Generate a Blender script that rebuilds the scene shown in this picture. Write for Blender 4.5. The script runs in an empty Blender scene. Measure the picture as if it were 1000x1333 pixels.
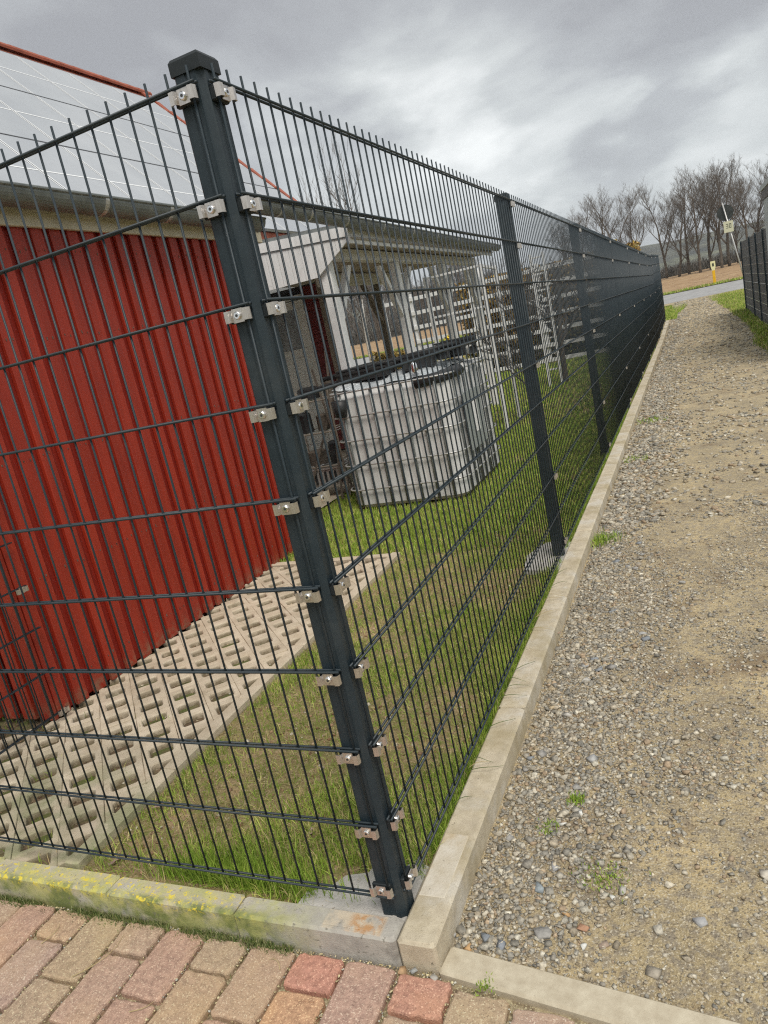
import bpy, bmesh, math, random
import numpy as np
from mathutils import Vector, Matrix
random.seed(7); rs = np.random.RandomState(11)
S = bpy.context.scene
COL = S.collection
# ------------------------------------------------------------ camera
cam = bpy.data.cameras.new('camera'); co = bpy.data.objects.new('camera', cam); COL.objects.link(co)
Rw = (0.27166, 0.41023, -0.15902); CP = Vector((0.76299, -1.27164, 1.33908)); FPX = 942.89
def rodr(w):
    a = math.sqrt(sum(v*v for v in w)); k = [v/a for v in w]
    K = np.array([[0, -k[2], k[1]], [k[2], 0, -k[0]], [-k[1], k[0], 0]])
    return np.eye(3)+math.sin(a)*K+(1-math.cos(a))*K@K
MW = rodr(Rw)@np.array([[1, 0, 0], [0, 0, -1], [0, 1, 0]], float)      # rows: right, down, forward
rot = Matrix([[MW[0][i], -MW[1][i], -MW[2][i]] for i in range(3)])
co.matrix_world = Matrix.Translation(CP) @ rot.to_4x4()
cam.sensor_fit = 'VERTICAL'; cam.sensor_height = 24.0; cam.lens = 24.0*FPX/1333.0
cam.clip_start = 0.02; cam.clip_end = 6000
S.camera = co
S.view_settings.view_transform = 'Standard'; S.view_settings.look = 'None'
S.view_settings.gamma = 1; S.view_settings.use_curve_mapping = False
S.view_settings.exposure = 0.80
S.cycles.use_denoising = False; S.cycles.filter_width = 1.2; S.cycles.max_bounces = 6; S.cycles.transparent_max_bounces = 6
# ------------------------------------------------------------ world: overcast sky
SUN_EL, SUN_AZ = math.radians(55), math.radians(140)     # azimuth from +Y towards +X
W = bpy.data.worlds.new('World'); S.world = W; W.use_nodes = True
nt = W.node_tree; N = nt.nodes; L = nt.links; N.clear()
def nd(t, **k):
    n = N.new(t)
    for a, b in k.items(): setattr(n, a, b)
    return n
out = nd('ShaderNodeOutputWorld'); bg = nd('ShaderNodeBackground'); bg2 = nd('ShaderNodeBackground'); addn = nd('ShaderNodeAddShader')
sky = nd('ShaderNodeTexSky', sky_type='NISHITA'); sky.sun_disc = False; sky.sun_elevation = SUN_EL; sky.sun_rotation = SUN_AZ
L.new(sky.outputs[0], bg2.inputs[0]); bg2.inputs[1].default_value = 0.004
tc = nd('ShaderNodeTexCoord'); sep = nd('ShaderNodeSeparateXYZ'); L.new(tc.outputs['Generated'], sep.inputs[0])
mz = nd('ShaderNodeMath', operation='MAXIMUM'); mz.inputs[1].default_value = 0.0; L.new(sep.outputs[2], mz.inputs[0])
az_ = nd('ShaderNodeMath', operation='ADD'); az_.inputs[1].default_value = 0.28; L.new(mz.outputs[0], az_.inputs[0])
dx = nd('ShaderNodeMath', operation='DIVIDE'); dy = nd('ShaderNodeMath', operation='DIVIDE')
L.new(sep.outputs[0], dx.inputs[0]); L.new(az_.outputs[0], dx.inputs[1]); L.new(sep.outputs[1], dy.inputs[0]); L.new(az_.outputs[0], dy.inputs[1])
cb = nd('ShaderNodeCombineXYZ'); L.new(dx.outputs[0], cb.inputs[0]); L.new(dy.outputs[0], cb.inputs[1]); cb.inputs[2].default_value = 3.7
n1 = nd('ShaderNodeTexNoise'); n1.inputs['Scale'].default_value = 1.5; n1.inputs['Detail'].default_value = 8; n1.inputs['Roughness'].default_value = .52; n1.inputs['Distortion'].default_value = .35
L.new(cb.outputs[0], n1.inputs['Vector'])
n2 = nd('ShaderNodeTexNoise'); n2.inputs['Scale'].default_value = 3.6; n2.inputs['Detail'].default_value = 8; L.new(cb.outputs[0], n2.inputs['Vector'])
wv = nd('ShaderNodeVectorMath', operation='MULTIPLY_ADD'); L.new(n2.outputs['Color'], wv.inputs[0]); wv.inputs[1].default_value = (.38, .38, .30); 
wo = nd('ShaderNodeVectorMath', operation='ADD'); L.new(tc.outputs['Generated'], wo.inputs[0]); wo.inputs[1].default_value = (-.19, -.19, -.15); L.new(wo.outputs[0], wv.inputs[2])
wn = nd('ShaderNodeVectorMath', operation='NORMALIZE'); L.new(wv.outputs[0], wn.inputs[0])
def skydir(u, v):
    d = MW.T@np.array([(u-500)/FPX, (v-666.5)/FPX, 1.]); return d/np.linalg.norm(d)
# broad cloud masses by compass direction: (where, angular radius in degrees, lighter + / darker -)
acc = n1.outputs['Fac']; mu0 = nd('ShaderNodeMath', operation='MULTIPLY_ADD'); L.new(acc, mu0.inputs[0]); mu0.inputs[1].default_value = 1.25; mu0.inputs[2].default_value = -.12; acc = mu0.outputs[0]
for (u, v, rad, amp) in ((645, 115, 6, .15), (735, 50, 5, .12), (880, 95, 13, -.27), (560, 10, 9, -.13), (150, 15, 17, -.16), (440, 190, 9, .13), (985, 215, 6, .20), (760, 235, 10, .03)):
    dt = nd('ShaderNodeVectorMath', operation='DOT_PRODUCT'); L.new(wn.outputs[0], dt.inputs[0]); dt.inputs[1].default_value = tuple(skydir(u, v))
    mr = nd('ShaderNodeMapRange', interpolation_type='SMOOTHSTEP'); mr.inputs[1].default_value = math.cos(math.radians(rad*1.5)); mr.inputs[2].default_value = math.cos(math.radians(rad*.2)); mr.inputs[4].default_value = amp
    L.new(dt.outputs['Value'], mr.inputs[0]); ad = nd('ShaderNodeMath', operation='ADD'); L.new(acc, ad.inputs[0]); L.new(mr.outputs[0], ad.inputs[1]); acc = ad.outputs[0]
rp = nd('ShaderNodeValToRGB'); L.new(acc, rp.inputs[0])
e = rp.color_ramp.elements
e[0].position = .28; e[0].color = (.345, .352, .370, 1); e[1].position = .76; e[1].color = (.95, .97, .96, 1)
m = e.new(.42); m.color = (.44, .455, .470, 1); m = e.new(.55); m.color = (.60, .625, .625, 1)
hz = nd('ShaderNodeMapRange'); L.new(sep.outputs[2], hz.inputs[0]); hz.inputs[1].default_value = 0.0; hz.inputs[2].default_value = .30; hz.inputs[3].default_value = .45; hz.inputs[4].default_value = 0
mx = nd('ShaderNodeMixRGB'); L.new(hz.outputs[0], mx.inputs[0]); L.new(rp.outputs[0], mx.inputs[1]); mx.inputs[2].default_value = (.66, .70, .71, 1)
L.new(mx.outputs[0], bg.inputs[0]); bg.inputs[1].default_value = 0.65
L.new(bg.outputs[0], addn.inputs[0]); L.new(bg2.outputs[0], addn.inputs[1]); L.new(addn.outputs[0], out.inputs[0])
sl = bpy.data.lights.new('sun', 'SUN'); sl.energy = 1.5; sl.angle = math.radians(24); sl.color = (1, .93, .83)
so = bpy.data.objects.new('sun', sl); COL.objects.link(so)
sd = Vector((math.cos(SUN_EL)*math.sin(SUN_AZ), math.cos(SUN_EL)*math.cos(SUN_AZ), math.sin(SUN_EL)))
so.rotation_euler = sd.to_track_quat('Z', 'Y').to_euler()

# ------------------------------------------------------------ helpers
class MB:
    def __init__(s): s.v = []; s.f = []
    def add(s, v, f):
        n = len(s.v); s.v += [tuple(p) for p in v]; s.f += [tuple(i+n for i in q) for q in f]; return s
    def box(s, a, b, M=None):
        x0, y0, z0 = a; x1, y1, z1 = b
        v = [(x0,y0,z0),(x1,y0,z0),(x1,y1,z0),(x0,y1,z0),(x0,y0,z1),(x1,y0,z1),(x1,y1,z1),(x0,y1,z1)]
        if M is not None: v = [tuple(M@Vector(p)) for p in v]
        return s.add(v, [(0,3,2,1),(4,5,6,7),(0,1,5,4),(1,2,6,5),(2,3,7,6),(3,0,4,7)])
    def bbox(s, a, b, c=.004):     # box with chamfered edges on all sides
        x0, y0, z0 = a; x1, y1, z1 = b
        def ring(z, i): return [(x0+i+c,y0+i,z),(x1-i-c,y0+i,z),(x1-i,y0+i+c,z),(x1-i,y1-i-c,z),(x1-i-c,y1-i,z),(x0+i+c,y1-i,z),(x0+i,y1-i-c,z),(x0+i,y0+i+c,z)]
        v = ring(z0, c)+ring(z0+c, 0)+ring(z1-c, 0)+ring(z1, c); f = [tuple(range(7, -1, -1)), tuple(range(24, 32))]
        for r in range(3):
            for i in range(8): j = (i+1) % 8; f.append((r*8+i, r*8+j, r*8+8+j, r*8+8+i))
        return s.add(v, f)
    def tube(s, pts, r, n=8, cap=True):
        pts = [Vector(p) for p in pts]; rr = r if hasattr(r, '__len__') else [r]*len(pts); v = []
        t0 = (pts[1]-pts[0]).normalized(); up = Vector((0, 0, 1)) if abs(t0.z) < .9 else Vector((1, 0, 0))
        for k, p in enumerate(pts):
            t = (pts[min(k+1, len(pts)-1)]-pts[max(k-1, 0)]).normalized()
            a = up.cross(t).normalized(); b = t.cross(a)
            for i in range(n):
                w = 2*math.pi*(i+.5)/n; v.append(tuple(p+a*(math.cos(w)*rr[k])+b*(math.sin(w)*rr[k])))
        f = []
        for k in range(len(pts)-1):
            for i in range(n): j = (i+1) % n; f.append((k*n+i, k*n+j, k*n+n+j, k*n+n+i))
        if cap: f += [tuple(range(n-1, -1, -1)), tuple(range(len(pts)*n-n, len(pts)*n))]
        return s.add(v, f)
    def prism(s, poly, axis, a, b):     # poly: 2-D points; extrude along axis a..b
        n = len(poly)
        def P(p, t): return {'x': (t, p[0], p[1]), 'y': (p[0], t, p[1]), 'z': (p[0], p[1], t)}[axis]
        v = [P(p, a) for p in poly]+[P(p, b) for p in poly]
        return s.add(v, [tuple(range(n)), tuple(range(2*n-1, n-1, -1))]+[((i+1) % n, i, n+i, n+(i+1) % n) for i in range(n)])
    def mesh(s, name, m, smooth=False, fix=True):
        me = bpy.data.meshes.new(name); me.from_pydata(s.v, [], s.f)
        if fix:
            b = bmesh.new(); b.from_mesh(me); bmesh.ops.recalc_face_normals(b, faces=b.faces); b.to_mesh(me); b.free()
        if m: me.materials.append(m)
        if smooth: me.shade_smooth()
        return me
    def build(s, name, m, parent=None, smooth=False, loc=None, kind=None, label=None, fix=True):
        return ob(name, s.mesh(name, m, smooth, fix), parent, loc, kind, label)
def ob(name, me, parent=None, loc=None, kind=None, label=None):
    o = bpy.data.objects.new(name, me); COL.objects.link(o)
    if parent is not None: o.parent = parent
    if loc is not None: o.location = loc
    if kind: o['kind'] = kind
    if label: o['label'] = label
    return o
def thing(name, label, cat, loc=(0, 0, 0), group=None, rz=0):
    o = ob(name, None, None, loc); o['label'] = label; o['category'] = cat; o.rotation_euler = (0, 0, rz)
    if group: o['group'] = group
    return o
def tag(o, label, cat, group=None):
    o['label'] = label; o['category'] = cat
    if group: o['group'] = group
    return o
def npmesh(name, V, F, m, colors=None, smooth=False):   # F: (n,k) uniform faces
    me = bpy.data.meshes.new(name); V = np.asarray(V, np.float32); F = np.asarray(F, np.int32); k = F.shape[1]
    me.vertices.add(len(V)); me.vertices.foreach_set('co', V.ravel())
    me.loops.add(F.size); me.loops.foreach_set('vertex_index', F.ravel())
    me.polygons.add(len(F)); me.polygons.foreach_set('loop_start', np.arange(0, F.size, k, dtype=np.int32))
    if smooth: me.polygons.foreach_set('use_smooth', np.ones(len(F), bool))
    me.update(calc_edges=True)
    if colors is not None:
        a = me.color_attributes.new('tint', 'FLOAT_COLOR', 'POINT'); c = np.ones((len(V), 4), np.float32); c[:, :3] = colors; a.data.foreach_set('color', c.ravel())
    me.materials.append(m); me.validate(); return me
def copy_tree(o, parent=None):
    c = o.copy(); COL.objects.link(c); c.parent = parent
    for ch in [x for x in ALLCH.get(o.name, [])]: copy_tree(ch, c)
    return c
ALLCH = {}
def reg(root):     # remember children for copying
    ALLCH[root.name] = list(root.children)
    for c in root.children: reg(c)
def vnoise(x, y, sc, seed=0):
    x = np.asarray(x, float)*sc+seed*17.3; y = np.asarray(y, float)*sc+seed*9.1
    xi = np.floor(x).astype(int); yi = np.floor(y).astype(int); fx = x-xi; fy = y-yi
    fx = fx*fx*(3-2*fx); fy = fy*fy*(3-2*fy)
    def h(a, b):
        n = (a*374761393+b*668265263+seed*974711) & 0x7fffffff; n = ((n ^ (n >> 13))*1274126177) & 0x7fffffff
        return ((n ^ (n >> 16)) & 0xffff)/65535.0
    return (h(xi, yi)*(1-fx)+h(xi+1, yi)*fx)*(1-fy)+(h(xi, yi+1)*(1-fx)+h(xi+1, yi+1)*fx)*fy
def fbm(x, y, sc, seed=0, o=4): return sum(vnoise(x, y, sc*2**i, seed+i)*.5**i for i in range(o))/sum(.5**i for i in range(o))
def terr(y):       # the land climbs gently past the end of the path
    return np.interp(y, [-2000, 17, 22.7, 30, 33.5, 70, 95, 400, 2000], [0, 0, .10, .30, .57, 1.22, 1.30, -6, -6])

# ------------------------------------------------------------ materials
def mat(name, cols, scale=8, rough=.8, bump=0., bscale=60, detail=5, metal=0., rnd=0., stops=None, tint=False, spec=.35, layers=(), stretch=None, vor=0, vscale=100, coat=0):
    m = bpy.data.materials.new(name); m.use_nodes = True; t = m.node_tree; nn = t.nodes; ll = t.links
    b = nn['Principled BSDF']; b.inputs['Roughness'].default_value = rough; b.inputs['Metallic'].default_value = metal
    b.inputs['Specular IOR Level'].default_value = spec; b.inputs['Coat Weight'].default_value = coat
    def new(ty, **k):
        n = nn.new(ty)
        for a, v in k.items(): setattr(n, a, v)
        return n
    g = new('ShaderNodeNewGeometry'); vec = g.outputs['Position']
    if stretch:
        mp = new('ShaderNodeMapping'); mp.inputs['Scale'].default_value = stretch; ll.new(vec, mp.inputs[0]); svec = mp.outputs[0]
    else: svec = vec
    def noise(sc, v=None, d=detail, r=.6):
        n = new('ShaderNodeTexNoise'); n.inputs['Scale'].default_value = sc; n.inputs['Detail'].default_value = d; n.inputs['Roughness'].default_value = r
        ll.new(v or vec, n.inputs['Vector']); return n.outputs['Fac']
    if tint:
        a = new('ShaderNodeAttribute', attribute_name='tint'); col = a.outputs['Color']
        mxx = new('ShaderNodeMixRGB', blend_type='MULTIPLY'); mxx.inputs[0].default_value = 1
        r = new('ShaderNodeValToRGB'); ll.new(noise(scale, svec), r.inputs[0]); r.color_ramp.elements[0].position = .3; r.color_ramp.elements[1].position = .7
        r.color_ramp.elements[0].color = (*cols[0], 1); r.color_ramp.elements[1].color = (*cols[-1], 1)
        ll.new(col, mxx.inputs[1]); ll.new(r.outputs[0], mxx.inputs[2]); col = mxx.outputs[0]
    elif len(cols) == 1:
        rgb = new('ShaderNodeRGB'); rgb.outputs[0].default_value = (*cols[0], 1); col = rgb.outputs[0]
    else:
        r = new('ShaderNodeValToRGB'); ll.new(noise(scale, svec), r.inputs[0]); el = r.color_ramp.elements
        st = stops or [.32+.36*i/(len(cols)-1) for i in range(len(cols))]
        el[0].position = st[0]; el[0].color = (*cols[0], 1); el[1].position = st[-1]; el[1].color = (*cols[-1], 1)
        for i in range(1, len(cols)-1): q = el.new(st[i]); q.color = (*cols[i], 1)
        col = r.outputs[0]
    for ly in layers:   # (colour, noise scale, lo, hi, strength, seed offset[, axis mask])
        c, sc, lo, hi, stg = ly[:5]
        mp = new('ShaderNodeMapping'); mp.inputs['Location'].default_value = (ly[5] if len(ly) > 5 else 3.1,)*3; ll.new(vec, mp.inputs[0])
        mr = new('ShaderNodeMapRange'); mr.inputs[1].default_value = lo; mr.inputs[2].default_value = hi; mr.inputs[4].default_value = stg
        ll.new(noise(sc, mp.outputs[0], 6, .65), mr.inputs[0]); fac = mr.outputs[0]
        if len(ly) > 6:   # mask: (axis, from, to)
            for (ax, p0, p1) in ly[6]:
                sp = new('ShaderNodeSeparateXYZ'); ll.new(vec, sp.inputs[0]); mk = new('ShaderNodeMapRange', interpolation_type='SMOOTHSTEP'); mk.inputs[1].default_value = p0; mk.inputs[2].default_value = p1
                ll.new(sp.outputs['XYZ'.index(ax)], mk.inputs[0]); mu = new('ShaderNodeMath', operation='MULTIPLY'); ll.new(fac, mu.inputs[0]); ll.new(mk.outputs[0], mu.inputs[1]); fac = mu.outputs[0]
        mxx = new('ShaderNodeMixRGB'); ll.new(fac, mxx.inputs[0]); ll.new(col, mxx.inputs[1]); mxx.inputs[2].default_value = (*c, 1); col = mxx.outputs[0]
    if rnd:
        oi = new('ShaderNodeObjectInfo'); mr = new('ShaderNodeMapRange'); mr.inputs[3].default_value = 1-rnd; mr.inputs[4].default_value = 1+rnd; ll.new(oi.outputs['Random'], mr.inputs[0])
        vm = new('ShaderNodeVectorMath', operation='SCALE'); ll.new(col, vm.inputs[0]); ll.new(mr.outputs[0], vm.inputs['Scale']); col = vm.outputs[0]
    ll.new(col, b.inputs['Base Color'])
    hgt = None
    if vor:
        v = new('ShaderNodeTexVoronoi'); v.inputs['Scale'].default_value = vscale; ll.new(vec, v.inputs['Vector'])
        bp = new('ShaderNodeBump'); bp.inputs['Strength'].default_value = vor; bp.inputs['Distance'].default_value = .35/vscale; bp.invert = True; ll.new(v.outputs['Distance'], bp.inputs['Height']); hgt = bp
    if bump:
        bp = new('ShaderNodeBump'); bp.inputs['Strength'].default_value = bump; bp.inputs['Distance'].default_value = .6/bscale; ll.new(noise(bscale, svec, 4, .7), bp.inputs['Height'])
        if hgt: ll.new(hgt.outputs[0], bp.inputs['Normal'])
        hgt = bp
    if hgt: ll.new(hgt.outputs[0], b.inputs['Normal'])
    return m
M = {}
M['coat'] = mat('anthracite powder coat', [(.015,.026,.034),(.022,.035,.044)], 30, .45, .08, 900, spec=.4, layers=[((.060,.068,.070), 7, .50, .72, .45, 2.), ((.10,.10,.095), 240, .66, .72, .5, 5.)])
M['cap'] = mat('anthracite plastic', [(.016,.021,.024)], rough=.55, bump=.1, bscale=700)
M['steel'] = mat('stainless clip', [(.50,.46,.42),(.66,.62,.58)], 120, .33, .1, 500, metal=.85, stretch=(3,3,.3))
M['bolt'] = mat('bolt steel', [(.75,.75,.75)], rough=.2, metal=1.)
M['socket'] = mat('bolt socket', [(.05,.05,.05)], rough=.5)
M['brick'] = mat('paving brick', [(.30,.225,.185),(.50,.385,.31)], 70, .92, .9, 300, layers=[((.50,.39,.27), 5, .44, .66, .65, 2.), ((.74,.68,.54), 230, .56, .62, .75, 5.), ((.15,.11,.09), 260, .57, .64, .65, 8.), ((.20,.15,.11), 22, .60, .70, .4, 4.)])
# per-object brick tint
def brick_tint():
    m = M['brick']; t = m.node_tree; b = t.nodes['Principled BSDF']; old = b.inputs['Base Color'].links[0].from_socket
    oi = t.nodes.new('ShaderNodeObjectInfo')
    x = t.nodes.new('ShaderNodeMixRGB'); x.blend_type = 'MULTIPLY'; x.inputs[0].default_value = 1
    t.links.new(old, x.inputs[1]); t.links.new(oi.outputs['Color'], x.inputs[2]); t.links.new(x.outputs[0], b.inputs['Base Color'])
brick_tint()
M['joint'] = mat('joint sand', [(.14,.10,.07),(.30,.24,.15),(.46,.39,.25)], 60, 1, .9, 160, layers=[((.07,.09,.03), 8, .52, .60, .7, 1.), ((.60,.55,.36), 220, .54, .60, .85, 4.)])
M['kerb'] = mat('kerb concrete', [(.44,.38,.28),(.60,.53,.40)], 22, .92, .8, 260, layers=[((.62,.60,.55), 5, .50, .62, .55, 7.), ((.24,.20,.14), 170, .58, .66, .6, 3.), ((.70,.65,.54), 210, .60, .66, .5, 6.), ((.34,.28,.16), 3.2, .48, .62, .6, 9.), ((.16,.14,.10), 45, .66, .70, .8, 12.)])
M['kerbgrey'] = mat('weathered kerb concrete', [(.34,.32,.29),(.48,.46,.41)], 16, .92, .6, 200, layers=[
    ((.20,.19,.17), 12, .55, .68, .6, 3.), ((.60,.58,.52), 6, .50, .62, .5, 7.),
    ((.50,.45,.30), 7, .36, .5, .8, 4., [('X', -.35, -.62)]),
    ((.13,.17,.035), 9, .40, .54, .9, 1., [('X', -.28, -.42), ('Y', -.035, -.062)]),
    ((.42,.42,.16), 12, .42, .60, .75, 6., [('X', -.15, -.4)]),
    ((.60,.55,.12), 26, .50, .60, .65, 2., [('X', -.42, -.62), ('Z', -.045, -.01), ('Y', .004, -.03)]),
    ((.74,.60,.06), 60, .55, .61, .85, 5., [('X', -.35, -.60), ('Z', -.03, -.008)]),
    ((.17,.16,.13), 70, .60, .66, .8, 13.),
    ((.62,.52,.38), 16, .40, .55, .7, 17., [('X', -.215, -.205), ('X', -.045, -.055), ('Z', -.003, 0)]),
    ((.46,.23,.08), 38, .42, .58, .8, 11.4, [('X', -.155, -.12), ('X', -.045, -.065), ('Z', -.004, 0), ('Y', .0, -.016)])])
M['skin'] = mat('pale mortar', [(.50,.44,.33),(.66,.62,.54)], 12, .9, .5, 120, layers=[((.45,.34,.18), 8, .5, .62, .6, 4.), ((.2,.17,.13), 60, .64, .68, .8, 2.)])
M['border'] = mat('fine washed concrete', [(.44,.38,.28),(.58,.52,.40)], 30, .95, .6, 420, layers=[((.26,.22,.16), 350, .60, .68, .7, 2.)])
M['cement'] = mat('smeared cement', [(.36,.35,.32),(.50,.48,.45)], 9, .9, .5, 40, layers=[((.16,.13,.09), 60, .62, .7, .8, 2.)])
M['paver'] = mat('lawn paver concrete', [(.46,.385,.28),(.62,.54,.42)], 9, .95, .6, 180, rnd=.08, layers=[((.22,.24,.12), 5, .40, .6, .75, 3., [('Y', .75, .25)]), ((.20,.16,.10), 30, .30, .55, .9, 8., [('Z', -.016, -.034)]), ((.28,.23,.16), 14, .58, .72, .5, 6.)])  # height-masked layer: soil colour low on hole walls, doubling as painted recess shade
M['soil'] = mat('bare earth', [(.07,.048,.030),(.15,.105,.065),(.24,.18,.11)], 14, 1, .9, 70, layers=[((.10,.13,.03), 5, .46, .58, .8, 2.), ((.38,.33,.25), 130, .63, .68, .8, 5.)])
M['lawn'] = mat('lawn soil', [(.16,.15,.045),(.26,.20,.09),(.38,.26,.15)], 5, 1, 1., 70, vor=.6, vscale=120, layers=[((.50,.42,.26), 170, .54, .60, .7, 21.), ((.08,.06,.03), 120, .55, .61, .7, 23.), ((.40,.31,.18), 60, .54, .62, .7, 5.), ((.17,.20,.04), 26, .52, .60, .7, 8.), ((.16,.10,.06), 40, .58, .66, .6, 11.)])
M['grass'] = mat('grass blades', [(.75,.8,.7),(1.2,1.15,1.1)], 5, .6, tint=True, spec=.25)
M['path'] = mat('trodden sandy gravel', [(.27,.215,.13),(.40,.32,.185),(.55,.43,.235)], 3.6, 1, 1., 150, vor=1., vscale=170, layers=[((.66,.56,.38), 240, .55, .60, .7, 31.), ((.23,.20,.165), 30, .46, .60, .7, 3.), ((.62,.57,.46), 150, .56, .61, .8, 5.), ((.11,.09,.075), 130, .55, .62, .75, 9.), ((.50,.42,.27), 70, .56, .64, .5, 19.), ((.15,.095,.055), 3.1, .56, .68, .6, 14.)])
M['stone'] = mat('broken stone', [(.62,.61,.58),(1.38,1.33,1.22)], 140, .9, .6, 300, tint=True)
M['red'] = mat('red painted board', [(.25,.021,.009),(.34,.030,.012)], 6, .5, .25, 60, rnd=.07, stretch=(3,3,.25), spec=.4, layers=[((.22,.13,.08), 20, .42, .62, .8, 9., [('Z', .10, .0)]), ((.20,.014,.010), 3, .5, .75, .45, 2.), ((.50,.42,.36), 150, .735, .76, .8, 5.)])
M['reddark'] = mat('red inner board', [(.20,.014,.008),(.27,.020,.010)], 6, .55, .2, 60, stretch=(3,3,.25))
M['maroon'] = mat('dark red siding', [(.12,.018,.018),(.19,.030,.028)], 8, .55, .2, 60, rnd=.08)
M['cream'] = mat('cream fascia paint', [(.50,.46,.36),(.62,.58,.47)], 5, .6, .2, 40)
M['white'] = mat('white weathered paint', [(.66,.67,.67),(.80,.81,.81)], 7, .6, .25, 90, stretch=(4,4,.4), layers=[((.48,.48,.47), 18, .58, .74, .35, 4.)])
M['whitewood'] = mat('white wooden post', [(.68,.69,.69),(.80,.81,.80)], 9, .6, .2, 80)
M['greywood'] = mat('grey brown timber', [(.20,.175,.145),(.32,.28,.23)], 9, .8, .4, 60, stretch=(4,4,.4))
M['ceiling'] = mat('brown grey ceiling plank', [(.32,.28,.24),(.44,.40,.35)], 8, .75, .3, 60, rnd=.1)
M['zinc'] = mat('weathered zinc gutter', [(.14,.155,.155),(.23,.25,.245)], 7, .5, .15, 80, metal=.3, layers=[((.30,.31,.30), 16, .56, .74, .4, 2.)])
M['tile'] = mat('clay roof tile', [(.30,.085,.05),(.45,.14,.09)], 7, .75, .3, 60, rnd=.12)
M['pv'] = mat('solar glass', [(.29,.31,.345),(.38,.40,.43)], 1.1, .28, .03, 30, spec=1.0, coat=.5, layers=[((.30,.32,.36), 30, .50, .66, .35, 5.)])  # pale base colour paints in the bright sky that dark glass would mirror
M['pvline'] = mat('solar cell grid line', [(.82,.84,.86)], rough=.5)
M['pvframe'] = mat('solar black frame', [(.03,.03,.035)], rough=.4)
M['tank'] = mat('grey white plastic tank', [(.55,.555,.55),(.66,.665,.66)], 3, .5, .1, 60, layers=[((.30,.28,.27), 4, .55, .8, .35, 3.)])
M['galv'] = mat('galvanised tube', [(.45,.45,.44),(.60,.60,.59)], 30, .4, .1, 80, metal=.6)
M['black'] = mat('black plastic', [(.018,.019,.020),(.034,.036,.038)], 12, .45, .1, 60)
M['foil'] = mat('wet silver foil', [(.45,.50,.53),(.72,.76,.78)], 9, .22, .8, 14, metal=.3)
M['label'] = mat('grey steel plate', [(.24,.27,.27),(.32,.35,.35)], 6, .5, .05, 50)
M['paper'] = mat('white paper label', [(.75,.75,.75)], rough=.7)
M['pipe'] = mat('pale grey pipe', [(.52,.52,.48),(.62,.62,.58)], 8, .4)
M['slab'] = mat('concrete slab', [(.36,.31,.24),(.47,.41,.32)], 5, .95, .4, 70)
M['door'] = mat('pale grey door', [(.58,.60,.57),(.66,.68,.65)], 3, .5)
M['glass'] = mat('dim window pane', [(.10,.11,.11),(.25,.27,.27)], 5, .08, spec=.8)
M['bark'] = mat('tree bark', [(.075,.062,.050),(.14,.118,.095)], 3, .95, .5, 20)
M['twig'] = mat('thin branches', [(.10,.088,.078),(.17,.15,.13)], 1.2, .95)
M['birch'] = mat('birch bark', [(.30,.28,.25),(.62,.60,.56)], 14, .8, .3, 30, stretch=(.6,.6,3))
M['hedge'] = mat('hedge leaves', [(.8,.8,.8),(1.2,1.2,1.2)], 4, .8, tint=True)
M['field'] = mat('ploughed field with stubble', [(.26,.165,.09),(.38,.25,.14),(.47,.35,.20)], 1.6, 1, 1., 5, layers=[((.16,.10,.06), 5, .56, .68, .6, 2.), ((.58,.49,.32), 9, .62, .70, .6, 7.)])
M['road'] = mat('grey asphalt', [(.27,.27,.27),(.36,.36,.36)], 3, .9, .4, 60)
M['meadow'] = mat('rough ground', [(.10,.11,.03),(.17,.16,.06),(.26,.21,.10)], 2.2, 1, .8, 20)
M['hill'] = mat('wooded hills', [(.035,.040,.035),(.08,.08,.06),(.17,.17,.11)], .035, 1, 1., .05, layers=[((.24,.25,.15), .012, .55, .65, .6, 2.)])
M['strip'] = mat('grey privacy strip', [(.085,.088,.095),(.135,.138,.145)], 3, .6, .1, 60, rnd=.12)
M['stripwire'] = mat('galvanised mesh wire', [(.42,.43,.43)], rough=.45, metal=.4)
M['palewall'] = mat('pale grey wall panel', [(.40,.43,.44),(.50,.53,.54)], 4, .8, .2, 60)
M['darkband'] = mat('dark band panel', [(.10,.095,.095),(.15,.14,.14)], 5, .7)
M['yellow'] = mat('yellow marker plastic', [(.80,.44,.01),(.90,.52,.02)], 6, .45)
M['markhead'] = mat('pale marker head', [(.78,.74,.42)], rough=.5)
M['signgrey'] = mat('dark sign back', [(.030,.036,.036),(.05,.056,.056)], 8, .5)
M['signwhite'] = mat('off white sign face', [(.62,.62,.46)], rough=.5)
M['ink'] = mat('black print', [(.05,.06,.04)], rough=.6)
M['leaf'] = mat('dry leaf', [(.26,.17,.13),(.40,.30,.24)], 20, .85, .3, 60)
M['weed'] = mat('weed', [(.05,.085,.02),(.10,.15,.04)], 20, .7)
M['straw'] = mat('dry straw', [(.45,.36,.19)], rough=.8)
M['yleaf'] = mat('yellow leaf cluster', [(.65,.42,.03),(.75,.55,.06)], 20, .8)

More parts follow.
